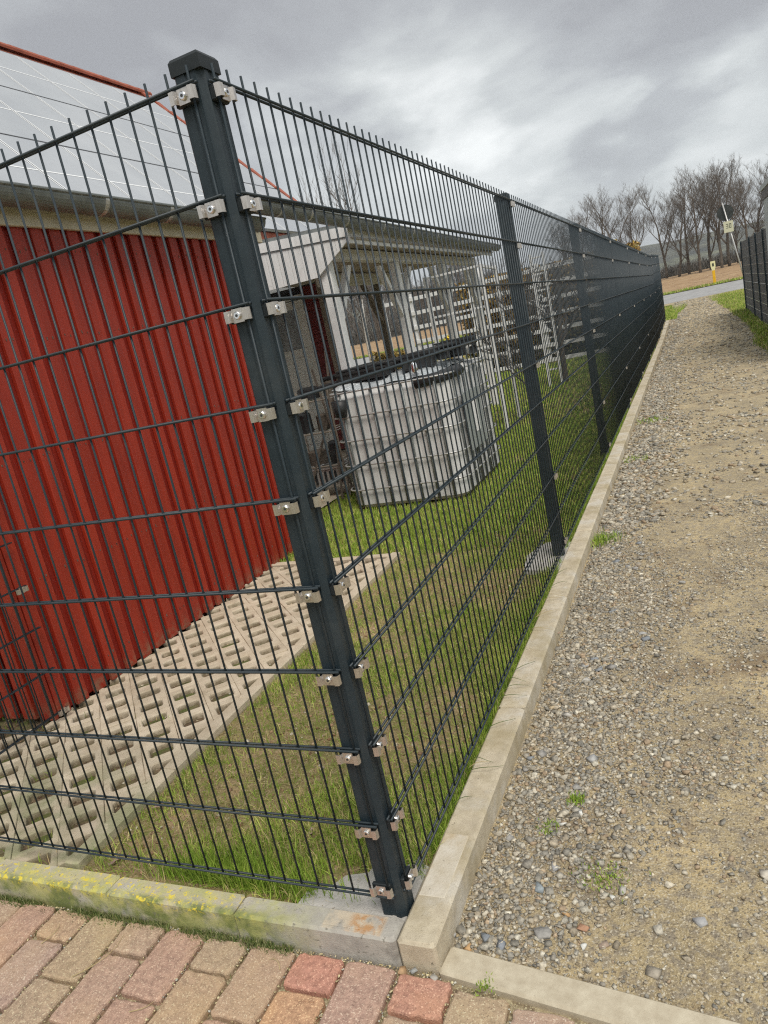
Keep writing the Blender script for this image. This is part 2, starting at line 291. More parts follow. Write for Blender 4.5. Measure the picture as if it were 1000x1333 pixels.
# ------------------------------------------------------------ ground sheets
def sheet(name, xs, ys, zf, m, kind='structure', parent=None, smooth=True):
    X, Y = np.meshgrid(xs, ys); Z = zf(X, Y); V = np.stack([X, Y, Z], -1).reshape(-1, 3); nx = len(xs); ny = len(ys)
    i = (np.arange(ny-1)[:, None]*nx+np.arange(nx-1)[None, :]).ravel(); F = np.stack([i, i+1, i+nx+1, i+nx], -1)
    return ob(name, npmesh(name, V, F, m, smooth=smooth), parent, kind=kind)
ys_t = np.unique(np.r_[-300, -50, -5, np.arange(-4, 24, 2), np.arange(24, 100, 3), 120, 160, 240, 400, 1100])
xs_t = np.r_[-1420, -900, -300, -100, -50, np.arange(-30, 31, 5), 50, 100, 300, 900, 1420]
sheet('ground', xs_t, ys_t, lambda X, Y: terr(Y)-.14, M['meadow'])
sheet('field', np.linspace(-150, 150, 60), np.linspace(34.6, 84, 50), lambda X, Y: terr(Y)+.02+.10*(fbm(X, Y, .8, 3)-.5), M['field'])
sheet('road', np.linspace(-150, 150, 31), np.array([30.2, 31, 32, 33, 33.7]), lambda X, Y: terr(Y)+.03, M['road'])
sheet('road_verge', np.linspace(-150, 150, 61), np.array([29.6, 29.9, 30.22]), lambda X, Y: terr(Y)-.002+.03*np.clip((Y-29.6)/.6, 0, 1), M['path'])
sheet('road_verge', np.linspace(-150, 150, 61), np.array([33.7, 34.2, 34.8]), lambda X, Y: terr(Y)+.05, M['meadow'])
# gravel path
def path_h(X, Y): return terr(Y)-.066+.085*np.clip((Y-26)/4., 0, 1)+.009*(fbm(X, Y, 1.6, 1)-.5)+.010*(fbm(X, Y, 16, 5)-.5)-.010*np.exp(-((X-.11)/.04)**2)-.012*np.exp(-np.abs(Y-.008+.113*(X-.093))/.05)
pxs = np.r_[np.arange(.07, 1.6, .012), np.arange(1.6, 4.2, .15)]
pys = np.r_[np.arange(-.36, 3.2, .012), np.arange(3.2, 8, .05), np.arange(8, 30.5, .3)]
def path_z(X, Y):
    z = path_h(X, Y); edge = .008-.113*(X-.093)      # back edge of the concrete border it runs up to
    return np.where(Y < edge-.006, -.10, z)
PATH = sheet('gravel_path', pxs, pys, path_z, M['path'])
# garden soil and lawn
def lawn_h(X, Y):
    z = terr(Y)-.028+.022*(fbm(X, Y, 2.5, 8)-.5)+.012*(fbm(X, Y, 16, 2)-.5)
    z = np.where((X < -1.13) & (Y < 2.82), -.065, z)                       # below the lawn pavers
    return np.where(X < -2.6, np.minimum(z, -.05), z)
lxs = np.r_[-40, -20, -12, -9, -7, np.arange(-6, -3, .25), np.arange(-3, -.0001, .02), -.004]
lys = np.r_[np.arange(.006, 5, .025), np.arange(5, 30, .35)]
LAWN = sheet('lawn', lxs, lys, lawn_h, M['lawn'])

# ------------------------------------------------------------ brick paving
pav = MB().add([(-4, -3, -.088), (3.5, -3, -.088), (3.5, -.02, -.088), (-4, -.02, -.088)], [(0, 1, 2, 3)]).build('brick_paving', M['joint'], kind='structure', fix=False)
def brick_mesh(w, l, seed):
    r = random.Random(seed); b = MB(); R = .011
    def loop(ins, z, jit):
        pts = []
        x0, x1, y0, y1 = -w/2+ins, w/2-ins, -l/2+ins, l/2-ins; rr = max(R-ins*.4, .004)
        for (cx, cy, a0) in ((x1-rr, y1-rr, 0), (x0+rr, y1-rr, 90), (x0+rr, y0+rr, 180), (x1-rr, y0+rr, 270)):
            for k in range(4):
                a = math.radians(a0+30*k); pts.append((cx+rr*math.cos(a), cy+rr*math.sin(a), z))
        res = []
        for i, p in enumerate(pts):
            res.append(p)
            q = pts[(i+1) % len(pts)]
            if i % 4 == 3:
                for t in (.2, .4, .6, .8): res.append((p[0]+(q[0]-p[0])*t, p[1]+(q[1]-p[1])*t, z))
        return res
    J = [(r.uniform(-1, 1)*.0026, r.uniform(-1, 1)*.0026) for _ in range(32)]
    def j(lp, k=1, dz=0): return [(p[0]+J[i][0]*k, p[1]+J[i][1]*k, p[2]+dz*r.uniform(-1, 1)) for i, p in enumerate(lp)]
    rings = [j(loop(0, -.03, 0)), j(loop(0, -.0065, 0)), j(loop(.0018, -.0025, 0), 1, .0006), j(loop(.006, 0, 0), 1, .0007), j(loop(.02, .0006, 0), 1, .0008)]
    n = 32; v = sum(rings, []); f = []
    for k in range(len(rings)-1):
        for i in range(n): q = (i+1) % n; f.append((k*n+i, k*n+q, k*n+n+q, k*n+n+i))
    f.append(tuple(range(4*n, 5*n)))
    b.add(v, f); return b.mesh('brick', M['brick'], smooth=False)
PW = .1385
full = [brick_mesh(PW-.011, .208-.010, s) for s in range(5)]; half = [brick_mesh(PW-.011, .094, s+9) for s in range(3)]
for c in range(-9, 17):      # columns counted from the kerb corner to the left, then right
    cx = -.0775-PW*c
    top = -.074 if cx < .03 else -.079-.113*(cx+PW/2-.093)
    y = top; k = 0; n = 0
    while y > -1.05:
        ish = (c % 2 == 1 and k == 0); ln = .104 if ish else .208
        me = random.choice(half if ish else full)
        o = ob('brick', me, pav, (cx+random.uniform(-.0015, .0015), y-ln/2, -.0685+random.uniform(-.0022, .0022)))
        o.rotation_euler = (random.uniform(-.008, .008), random.uniform(-.010, .010), random.uniform(-.008, .008)+(math.pi if random.random() < .5 else 0))
        bc = {(1, 0): (1.20,.80,.74), (1, 1): (1.24,.98,.74), (-1, 0): (1.16,.82,.74), (0, 0): (1.04,.90,.88), (2, 0): (1.02,.93,.84), (3, 0): (1.0,.96,.84), (3, 1): (1.04,.95,.80), (5, 1): (1.04,.92,.86), (6, 0): (1.0,.97,.80), (7, 0): (1.06,.96,.80)}.get((c, k))
        if bc is None: bc = random.choice([(1.0,.92,.92), (1.02,.95,.86), (1.06,.90,.84), (1.0,.97,.84)] + ([(1.16,.82,.76), (1.14,.86,.78)] if c < 1 else []))
        o.color = (*bc, 1)
        y -= ln; k += 1
# ------------------------------------------------------------ kerbs
def kerb_piece(x0, y0, x1, y1, z0, z1, seed, cf=.006, nx=1):
    r = random.Random(seed); b = MB(); b.bbox((x0, y0, z0), (x1, y1, z1), cf); return b
kerb = MB().box((-.006, -.062, -.25), (.090, -.061, -.2)).build('kerb', M['kerb'], kind='structure')
def stone_run(x0, y0, x1, y1, m, ztop=0., seed=0):
    b = kerb_piece(x0, y0, x1, y1, -.22, ztop, seed, .007)
    me = b.mesh('kerb_stone', m); bm = bmesh.new(); bm.from_mesh(me)
    bm.to_mesh(me); bm.free(); return ob('kerb_stone', me, kerb)
y = -.068; k = 0
while y < 22.8:
    L_ = .035 if False else 1.0; y2 = min(y+L_+(.033 if k == 0 else 0), 22.9)
    zt = float(terr((y+y2)/2)); dxk = random.uniform(-.002, .002) if k else 0
    o = stone_run(-.007+dxk, y+.002, .090+dxk, y2-.002, M['kerb'], zt+(random.uniform(-.002, .002) if k else 0)); y = y2; k += 1
# the kerb has a cast groove step 0.13 m from its end
for (a, b_, e_) in ((-.0095, -.474, 0), (-.476, -.921, .003), (-.923, -1.42, .006), (-1.422, -1.92, .010), (-1.922, -2.42, .014), (-2.422, -2.92, .018)):
    stone_run(b_+.001, -.066+e_, a-.001, .004+e_*1.2, M['kerbgrey'], random.uniform(-.002, 0))
# raised worn skin on the kerb tops where mortar sheets sit
sk = MB(); sk.bbox((.001, .075, -.004), (.070, .30, .0022), .0015); sk.build('mortar_skin', M['skin'], kerb, label='thin pale mortar sheet stuck on the kerb top')
sk = MB(); sk.bbox((-.21, -.052, -.004), (-.055, -.006, .0018), .001); sk.build('mortar_skin', M['kerbgrey'], kerb, label='pale rust stained mortar sheet on the kerb top')
# border strip of the path
bord = MB().box((.1, -.08, -.3), (.11, -.07, -.28)).build('path_border', M['border'], kind='structure')
for (xa, xb) in ((0, 1.0), (1.003, 2.0)):
    b = kerb_piece(xa, -.078, xb, 0, -.16, 0, 3, .006); o = b.build('border_stone', M['border'], bord, loc=(.093, .008, -.0655)); o.rotation_euler.z = -.113
# cement round the corner post
cp = MB(); pts = [(-.335,.008),(-.25,.006),(-.10,.007),(-.008,.007),(-.008,.20),(-.05,.22),(-.085,.17),(-.12,.235),(-.165,.225),(-.175,.15),(-.24,.13),(-.27,.08),(-.33,.05)]
V = []; C0 = (-.12, .08)
for s_, z_ in ((1., -.030), (.93, -.016), (.6, -.012)):
    V += [(C0[0]+(x-C0[0])*s_, C0[1]+(y_-C0[1])*s_ if y_ > .01 else y_, z_+random.uniform(-.002, .002)) for x, y_ in pts]
n = len(pts); F = [(k*n+i, k*n+(i+1) % n, k*n+n+(i+1) % n, k*n+n+i) for k in range(2) for i in range(n)]+[tuple(range(2*n, 3*n))]
cp.add(V, F).build('cement_footing', M['cement'], kind='structure')
cp = MB(); cp.prism([(-.20,2.36),(-.03,2.33),(-.008,2.36),(-.008,2.78),(-.05,2.84),(-.16,2.8),(-.23,2.6)], 'z', -.04, -.006); cp.build('cement_footing', M['cement'], kind='structure')

# ------------------------------------------------------------ lawn pavers (diagonal grid stones)
gp = MB().add([(-2.9, .01, -.040), (-1.17, .01, -.040), (-1.17, 2.78, -.040), (-2.9, 2.78, -.040)], [(0, 1, 2, 3)]).build('lawn_paving', M['soil'], kind='structure', fix=False)
cell = .148
def paver_bm():
    bm = bmesh.new(); h = cell/2-.0003; a, b_ = .0475+random.uniform(-.004,.004), .0405+random.uniform(-.004,.004); cz = .010
    def oct_(x, y, c, z): return [(-x+c,-y,z),(x-c,-y,z),(x,-y+c,z),(x,y-c,z),(x-c,y,z),(-x+c,y,z),(-x,y-c,z),(-x,-y+c,z)]
    rings = [oct_(h,h,.004,-.06), oct_(h,h,.004,-.003), oct_(h-.0015,h-.0015,.004,0), oct_(a+.004,b_+.004,cz,0), oct_(a,b_,cz,-.006), oct_(a-.006,b_-.006,cz,-.06)]
    vs = [[bm.verts.new((p[0]+random.uniform(-.0008,.0008), p[1]+random.uniform(-.0008,.0008), p[2])) for p in r] for r in rings]
    for k in range(5):
        for i in range(8): bm.faces.new((vs[k][i], vs[k][(i+1) % 8], vs[k+1][(i+1) % 8], vs[k+1][i]))
    return bm
base = np.array([-1.719, .853]); ua = np.array([.1048, -.1048]); ub = np.array([.1048, .1048])
for i in range(-16, 16):
    for j in range(-16, 22):
        c = base+ua*i+ub*j
        if not (-2.62 < c[0] < -1.10 and -.04 < c[1] < 2.86): continue
        if c[0] < -2.12 and c[1] > .85: continue
        bm = paver_bm(); bm.transform(Matrix.Translation((c[0], c[1], -.012+random.uniform(-.004, .003))) @ Matrix.Rotation(math.pi/4+random.uniform(-.012,.012), 4, 'Z') @ Matrix.Rotation(random.uniform(-.012,.012), 4, 'X'))
        for co_, no in (((-1.172,0,0),(1,0,0)), ((0,2.76,0),(0,1,0)), ((0,.012,0),(0,-1,0)), ((-2.6,0,0),(-1,0,0))):
            g = bm.verts[:]+bm.edges[:]+bm.faces[:]
            bmesh.ops.bisect_plane(bm, geom=g, plane_co=co_, plane_no=no, clear_outer=True)
        if c[1] > .7:
            g = bm.verts[:]+bm.edges[:]+bm.faces[:]; bmesh.ops.bisect_plane(bm, geom=g, plane_co=(-2.078, 0, 0), plane_no=(-1, 0, 0), clear_outer=True)
        if len(bm.faces) < 5: bm.free(); continue
        bmesh.ops.recalc_face_normals(bm, faces=bm.faces)
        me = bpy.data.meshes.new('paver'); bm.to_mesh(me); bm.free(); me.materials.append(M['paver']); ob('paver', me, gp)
for k, (ya, yb) in enumerate(((.02, .50), (.503, 1.0), (1.003, 1.5), (1.503, 2.0), (2.003, 2.5), (2.503, 2.83))):
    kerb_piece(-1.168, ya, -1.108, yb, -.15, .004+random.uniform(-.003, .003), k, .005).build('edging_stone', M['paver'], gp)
for k, (xa, xb) in enumerate(((-1.66, -1.17), (-2.08, -1.663))):
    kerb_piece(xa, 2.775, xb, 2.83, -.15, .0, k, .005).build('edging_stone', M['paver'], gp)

# ------------------------------------------------------------ mesh fences
TOP, BOT = 1.86, .06
rod_cache = {}
def rod(kind, length, r, n=7):
    key = (kind, round(length, 3), r)
    if key not in rod_cache: rod_cache[key] = MB().tube([(0, 0, 0), (0, 0, length) if kind == 'v' else (0, length, 0)], r, n).mesh('wire', M['coat'], smooth=True)
    return rod_cache[key]
rod('v', TOP-BOT+.033, .0026)
def panel(parent, name, nw, length, detail, zoff=0.):    # local frame: runs along +Y from 0, plane x=0
    P = ob(name, None, parent)
    if detail:
        for i in range(nw+1): ob('vertical_wire', rod('v', TOP-BOT+.033, .0026), P, (0, .05*i, BOT-.003))
        for k in range(10):
            for s in (-1, 1): ob('horizontal_wire', rod('h', length, .0031, 8), P, (s*.0056, -.012, BOT+.2*k))
    else:
        b = MB()
        for i in range(nw+1): b.tube([(0, .05*i, BOT-.003), (0, .05*i, TOP+.03)], .0026, 7)
        b.build('vertical_wire', M['coat'], P, kind='stuff', fix=False, smooth=True)
        for k in range(10):
            b = MB()
            for s in (-1, 1): b.tube([(s*.0056, -.012, BOT+.2*k), (s*.0056, length-.012, BOT+.2*k)], .0031, 5)
            b.build('horizontal_wire', M['coat'], P, fix=False)
    return P
# clip: bent stainless plate with two raised wings, on a dark base plate; local: faces +X, centred at origin, width along Y
def clip_mesh():
    b = MB(); t = .0022
    prof = [(-.029,.004),(-.027,.013),(-.017,.0145),(-.0125,.006),(.0125,.006),(.017,.0145),(.027,.013),(.029,.004)]
    lo = [(y_, x-t) for y_, x in prof]; pts = [(x, y_) for y_, x in prof]+[(x, y_) for y_, x in reversed(lo)]
    n = len(prof)
    for i in range(n-1):
        a, c = prof[i], prof[i+1]; v = []
        hz_ = .0115 if i not in (3,) else .0135
        for z in (-hz_, hz_):
            v += [(a[1], a[0], z), (c[1], c[0], z), (c[1]-t, c[0], z), (a[1]-t, a[0], z)]
        b.add(v, [(0,1,2,3),(7,6,5,4),(0,4,5,1),(1,5,6,2),(2,6,7,3),(3,7,4,0)])
    return b.mesh('clip', M['steel'])
CL = clip_mesh()
b = MB(); b.tube([(.006,0,0),(.0095,0,0),(.0112,0,0)], [.0078,.0078,.0062], 14); BO = b.mesh('bolt', M['bolt'])
b = MB(); b.tube([(.010,0,0),(.0115,0,0)], .0030, 6); SO = b.mesh('bolt_socket', M['socket'])
b = MB(); b.bbox((-.012, -.026, -.014), (-.001, .022, .014), .002); BP = b.mesh('clip_base', M['cap'])
def clip(parent, loc, rz, bits=True):
    c = ob('clip', CL, parent, loc); c.rotation_euler.z = rz
    if bits:
        # the bolt sits in the clip; its socket recess is modelled as a part of its head
        ob('bolt', BOS, c); ob('clip_base', BP, c)
    return c
b = MB(); b.tube([(.006,0,0),(.0095,0,0),(.0112,0,0)], [.0078,.0078,.0062], 14); n0 = len(b.f)
b.tube([(.0110,0,0),(.0116,0,0)], .0032, 6); BOS = b.mesh('bolt', M['bolt']); BOS.materials.append(M['socket'])
for p in BOS.polygons[n0:]: p.material_index = 1
CB_DARK = bpy.data.materials
def post_mesh(x0, x1, y0, y1, z0, z1, ch=.004, corner=None):
    # rolled box section with a shallow groove on the long faces
    b = MB(); g = .0025; w = .007
    xm, ym = (x0+x1)/2, (y0+y1)/2
    poly = [(x0+ch,y0),(xm-w,y0),(xm-w+g,y0+g),(xm+w-g,y0+g),(xm+w,y0),(x1-ch,y0)]
    poly += ([(x1-.010,y0),(x1-.007,y0+.006),(x1-.001,y0+.0075)] if corner else [])
    if corner: poly = [(x0+ch,y0),(xm-w,y0),(xm-w+g,y0+g),(xm+w-g,y0+g),(xm+w,y0),(x1-.013,y0),(x1-.011,y0+.003),(x1-.003,y0+.011),(x1,y0+.013)]
    poly += [(x1,y0+ch)] if not corner else []
    poly += [(x1,ym-w),(x1-g,ym-w+g),(x1-g,ym+w-g),(x1,ym+w),(x1,y1-ch),(x1-ch,y1),(x0+ch,y1),(x0,y1-ch),(x0,y0+ch)]
    b.prism(poly, 'z', z0, z1); return b
def cap_mesh(x0, x1, y0, y1, z):
    b = MB(); e = .003; xm, ym = (x0+x1)/2, (y0+y1)/2
    def r(i, zz): return [(x0-e+i, y0-e+i, zz), (x1+e-i, y0-e+i, zz), (x1+e-i, y1+e-i, zz), (x0-e+i, y1+e-i, zz)]
    v = r(0, z-.024)+r(0, z)+r(.004, z+.006)+r(.022, z+.010)
    f = [(3,2,1,0),(12,13,14,15)]+[(k*4+i, k*4+(i+1) % 4, k*4+4+(i+1) % 4, k*4+4+i) for k in range(3) for i in range(4)]
    return b.add(v, f)
side = thing('mesh_fence', 'long anthracite mesh fence with corner post running beside the gravel path', 'fence')
Ys = [.0535+2.52*i for i in range(10)]
# corner post
PZ = 1.905
cpst = post_mesh(-.074, -.012, .012, .074, -.03, PZ, corner=True).build('post', M['coat'], side, label='corner post with a chamfered edge and a scratch')
cap_mesh(-.074, -.012, .012, .074, PZ+.002).build('post_cap', M['cap'], cpst)
CLZ = [TOP-.2*k-.018 for k in range(9)]+[BOT+.016]
for z in CLZ:
    c = clip(cpst, (-.0005, .051, z), 0)          # faces the path (+X)
    c = clip(cpst, (-.051, .0005, z), -math.pi/2) # faces the paving (-Y)
for i, yp in enumerate(Ys[1:], 1):
    dz = float(terr(yp)); yp -= .0025
    p = post_mesh(-.074, -.012, yp-.020, yp+.020, -.05+dz, 1.892+dz).build('post', M['coat'], side)
    cap_mesh(-.074, -.012, yp-.020, yp+.020, 1.894+dz).build('post_cap', M['cap'], p)
    for kk in (0, 1, 4, 7, 9):
        if i > 5 and kk not in (0, 1, 4): continue
        z = CLZ[kk]+dz; c = clip(p, (-.0005, yp, z), 0, bits=i < 3)
for i in range(9):
    P = panel(side, 'fence_panel', 50, 2.524, i < 3); P.location = (0, .0335+2.52*i, float(terr(1.2+2.52*i)))
    P.rotation_euler.x = math.atan2(float(terr(2.5*(i+1))-terr(2.5*i)), 2.5)
front = thing('mesh_fence', 'anthracite double-rod mesh fence panel behind the brick paving, in front of the red shed', 'fence')
P = panel(front, 'fence_panel', 50, 2.524, True); P.location = (-.0331, 0, 0); P.rotation_euler.z = math.pi/2-.01514+0
inner = thing('mesh_fence', 'short mesh fence meeting the near corner of the red shed', 'fence')
P = panel(inner, 'fence_panel', 15, .79, True); P.location = (-2.02, .085, -.03)
for z in (TOP-.045, TOP-.445, .62, .028): clip(inner, (-2.012, .83, z), 0, False)

# ------------------------------------------------------------ red shed
shed = thing('shed', 'small shed clad in red vertical boards with a zinc gutter under a cream fascia', 'shed')
bw, pitch = .070, .1155
for i in range(24):
    y0 = .835+pitch*i; z0 = -.012+random.uniform(-.004, .004)
    if y0+bw > 3.56: break
    b = MB(); b.bbox((-2.072, y0, z0), (-2.050, y0+bw, 2.25), .0025); b.build('board', M['red'], shed)
b = MB(); rr_ = random.Random(2)
for i in range(23):
    y0 = .835+pitch*i
    for z_ in (.12, .62, 1.15, 1.68, 2.08):
        for dy_ in (.017, .053):
            if rr_.random() < .75: b.tube([(-2.0501, y0+dy_+rr_.uniform(-.002, .002), z_+rr_.uniform(-.015, .015)), (-2.0485, y0+dy_, z_)], .0028, 5)
b.build('screw_heads', M['bark'], shed, kind='stuff', fix=False)
b = MB(); b.box((-2.110, .845, .0), (-2.083, 3.54, 2.27)); b.build('wall', M['reddark'], shed)
for i in range(23):
    y0 = .835+bw-.012+pitch*i; b = MB(); b.box((-2.0825, y0, -.005), (-2.0745, y0+.068, 2.25)); b.build('inner_board', M['reddark'], shed)
for i in range(9):
    x1 = -2.052-.122*i; b = MB(); b.bbox((x1-.082, .808, -.012+random.uniform(-.004,.004)), (x1, .830, 2.25), .0025); b.build('board', M['red'], shed)
b = MB(); b.box((-4.3, .841, .0), (-2.085, .862, 2.27)); b.build('wall', M['reddark'], shed)
b = MB(); b.box((-4.3, .87, -.06), (-2.115, 3.52, 2.20)); b.build('core', M['reddark'], shed)
b = MB(); b.box((-4.3, 3.545, .0), (-2.085, 3.57, 2.27)); b.build('wall', M['red'], shed)
b = MB(); b.box((-4.28, .875, -.10), (-2.095, 3.50, -.065)); b.build('plinth', M['slab'], shed)
b = MB(); b.bbox((-2.047, .66, 2.185), (-2.022, 3.62, 2.315), .003); b.build('fascia', M['cream'], shed)
b = MB(); b.box((-4.4, .66, 2.318), (-1.99, 3.62, 2.335)); b.build('roof', M['zinc'], shed)
def gutter(parent, x, y0, y1, z0, z1, r, name='gutter', rings=()):
    b = MB(); n = 14; v = []; th = .0025
    for (yy, zz) in ((y0, z0), (y1, z1)):
        for rr in (r, r-th):
            for i in range(n+1):
                a = math.pi+math.pi*i/n; v.append((x+rr*math.cos(a), yy, zz+rr*math.sin(a)))
    m_ = n+1; f = []
    for i in range(n): f += [(i, i+1, 2*m_+i+1, 2*m_+i), (m_+i, 3*m_+i, 3*m_+i+1, m_+i+1)]
    f += [(0, m_, 3*m_, 2*m_), (n, 2*m_+n, 3*m_+n, m_+n)]
    b.add(v, f); b.tube([(x+r, y0, z0+.002), (x+r, y1, z1+.002)], .0085, 8)
    for k, (yy, zz, s) in enumerate(((y0, z0, 1), (y1, z1, -1))):
        b.prism([(x+r*math.cos(math.pi+math.pi*i/n), zz+r*math.sin(math.pi+math.pi*i/n)) for i in range(n+1)], 'y', yy, yy+s*.004)
    g = b.build(name, M['zinc'], parent, fix=False)
    for yy in rings:
        zz = z0+(z1-z0)*(yy-y0)/(y1-y0); q = MB(); v = []
        for y2 in (yy-.014, yy+.014):
            for rr in (r+.0035, r+.0005):
                for i in range(n+1):
                    a = math.pi+math.pi*i/n; v.append((x+rr*math.cos(a), y2, zz+.002+rr*math.sin(a)))
        f = [];
        for i in range(n): f += [(i, i+1, 2*m_+i+1, 2*m_+i), (i, m_+i, m_+i+1, i+1), (2*m_+i, 2*m_+i+1, 3*m_+i+1, 3*m_+i)]
        q.add(v, f); q.build('bracket', M['galv'], g)
    return g
gutter(shed, -1.935, .6, 3.45, 2.315, 2.30, .072, rings=(1.90, 2.42, 3.1))
# ------------------------------------------------------------ house behind with solar roof
house = thing('house', 'house with steep solar panel roof and orange ridge tiles behind the red shed', 'house')
K = -1.672; RX, RZ = -8.46, 6.79; VY = 11.62
def rp_(x, y_, h=0.): return (x+h*.7071, y_, K-x+h*.7071)
b = MB(); b.prism([(-4.88, 3.208), (RX, K-RX), (2*RX+4.88, 3.208), (2*RX+4.88, 3.05), (RX, K-RX-.2), (-4.88, 3.05)], 'y', 1.0, VY); rf = b.build('roof', M['tile'], house)
b = MB(); b.box((2*RX+5.6, 2.0, -.1), (-5.55, 11.2, 3.1)); b.prism([(-5.55, 3.1), (RX, RZ-.45), (2*RX+5.55, 3.1)], 'y', 2.0, 11.2); b.build('wall', M['white'], house)
rows = [(-8.21, -7.102), (-7.098, -5.982), (-5.978, -4.865)]
pf = MB(); 
for (xa, xb) in rows:
    for k in range(8):
        y0 = 3.16+1.033*k+ (0.0)
        y1 = y0+1.015
        if y1 > VY-.05: y1 = VY-.08
        v = []; h1, h2 = .03, .065
        b = MB()
        b.add([rp_(xa, y0, h1), rp_(xb, y0, h1), rp_(xb, y1, h1), rp_(xa, y1, h1), rp_(xa, y0, h2), rp_(xb, y0, h2), rp_(xb, y1, h2), rp_(xa, y1, h2)], [(0,3,2,1),(4,5,6,7),(0,1,5,4),(1,2,6,5),(2,3,7,6),(3,0,4,7)])
        po = b.build('solar_panel', M['pv'], house)
        q = MB(); xm = (xa+xb)/2; e_ = .008
        for (pa, pb, ya, yb) in ((xm-e_, xm+e_, y0+.02, y1-.02), (xa+.02, xb-.02, y0+.001, y0+.019), (xa+.02, xb-.02, y1-.019, y1-.001)):
            q.add([rp_(pa, ya, .067), rp_(pb, ya, .067), rp_(pb, yb, .067), rp_(pa, yb, .067)], [(0,1,2,3)])
        q.build('contact_line', M['pvline'], po, fix=False)
        for (pa, pb) in ((xa, xa+.009), (xb-.009, xb)):
            q = MB(); q.add([rp_(pa, y0, .0668), rp_(pb, y0, .0668), rp_(pb, y1, .0668), rp_(pa, y1, .0668)], [(0,1,2,3)])
            q.build('frame', M['pvframe'], po, fix=False)
y_ = 4.6; 
while y_ < VY:      # ridge tiles, overlapping half rounds
    b = MB(); n = 7; v = []
    for (yy, r_) in ((y_, .095), (y_+.36, .088)):
        for i in range(n+1):
            a = math.radians(-25+230*i/n); v.append((RX+r_*math.cos(a)*.9, yy, RZ+.02+r_*math.sin(a)*.75))
    b.add(v, [(i, i+1, n+2+i, n+1+i) for i in range(n)]+[tuple(range(n+1))]); b.build('ridge_tile', M['tile'], house); y_ += .33
x_ = RX+.08
while x_ < -5.0:      # verge tiles down the gable edge
    b = MB(); b.add([rp_(x_, VY-.12, .05), rp_(x_+.27, VY-.12, .03), rp_(x_+.27, VY+.06, .03), rp_(x_, VY+.06, .05), rp_(x_, VY-.12, .078), rp_(x_+.27, VY-.12, .055), rp_(x_+.27, VY+.02, .055), rp_(x_, VY+.02, .078)], [(0,3,2,1),(4,5,6,7),(0,1,5,4),(1,2,6,5),(2,3,7,6),(3,0,4,7)])
    b.build('verge_tile', M['tile'], house); x_ += .235
# ------------------------------------------------------------ veranda
ver = thing('veranda', 'white timber veranda with braced posts, boarded gable and a zinc gutter', 'veranda')
GX, GY = -1.70, 4.86
gutter(ver, -1.80, 2.98, 10.05, 2.375, 2.30, .068, rings=(3.5, 3.95, 4.6, 5.4, 6.2, 7.0, 7.8, 8.6, 9.4))
b = MB(); b.bbox((-1.903, GY, 2.19), (-1.879, 10.05, 2.345), .003); b.build('fascia', M['white'], ver)
sl_ = .072
def gz(x): return 2.335+(-1.90-x)*sl_
bx = -1.905; k = 0
while bx > -4.7:       # vertical gable boards
    x0 = bx-.118
    def lo(x): return 1.982 if x < -2.26 else 1.982+(x+2.26)*.65
    ztop = lambda x: gz(x)-.085
    v = [(x0+.0015, GY, lo(x0)), (bx-.0015, GY, lo(bx)), (bx-.0015, GY, ztop(bx)), (x0+.0015, GY, ztop(x0))]
    v += [(p[0], GY+.018, p[2]) for p in v]
    MB().add(v, [(0,1,2,3),(7,6,5,4),(0,4,5,1),(1,5,6,2),(2,6,7,3),(3,7,4,0)]).build('gable_board', M['white'], ver); bx = x0; k += 1
for (za, zb, yy, m_) in ((-.083, -.0, GY-.012, 'white'), (-.095, -.083, GY-.006, 'zinc')):
    v = [(-1.90, yy, gz(-1.90)+za), (-1.90, yy, gz(-1.90)+zb), (-4.7, yy, gz(-4.7)+zb), (-4.7, yy, gz(-4.7)+za)]; v += [(p[0], GY+.02, p[2]) for p in v]
    MB().add(v, [(0,1,2,3),(7,6,5,4),(0,4,5,1),(1,5,6,2),(2,6,7,3),(3,7,4,0)]).build('verge_trim', M[m_], ver)
v = [(-1.80, GY, gz(-1.80)+.002), (-1.80, 10.05, gz(-1.80)-.01), (-4.75, 10.05, gz(-4.75)-.03), (-4.75, GY, gz(-4.75)+.002)]; v += [(p[0], p[1], p[2]+.03) for p in v]
MB().add(v, [(0,1,2,3),(7,6,5,4),(0,4,5,1),(1,5,6,2),(2,6,7,3),(3,7,4,0)]).build('roof', M['zinc'], ver)
CX = -2.20; cols = [4.95, 6.66, 8.40, 9.95]; CW = .052
b = MB(); b.bbox((CX-.05, GY+.03, 2.125), (CX+.05, 10.05, 2.222), .004); b.build('beam', M['white'], ver)
xk = -1.86
while xk > -4.3:      # ceiling boards along the veranda
    b = MB(); b.box((xk-.108, GY+.025, 2.225+(-1.8-xk)*.03), (xk, 10.02, 2.24+(-1.8-xk)*.03)); b.build('ceiling_board', M['ceiling'], ver); xk -= .113
for cy in cols:
    c = MB().bbox((CX-CW, cy-CW, -.02), (CX+CW, cy+CW, 2.123), .006).build('post', M['whitewood'], ver)
    for s in (-1, 1):
        if cy < 5.1 and s < 0: continue
        b = MB(); b.add([(CX-.03, cy+s*CW, 1.62), (CX-.03, cy+s*(CW+.01), 1.54), (CX-.03, cy+s*.50, 2.078), (CX-.03, cy+s*.42, 2.078),
                         (CX+.03, cy+s*CW, 1.62), (CX+.03, cy+s*(CW+.01), 1.54), (CX+.03, cy+s*.50, 2.078), (CX+.03, cy+s*.42, 2.078)], [(0,1,2,3),(7,6,5,4),(0,4,5,1),(1,5,6,2),(2,6,7,3),(3,7,4,0)])
        b.build('brace', M['whitewood'], c)
BX = -3.3
b = MB(); b.bbox((BX-.05, 7.0, 2.10), (BX+.05, 10.05, 2.235), .004); b.build('beam', M['white'], ver)
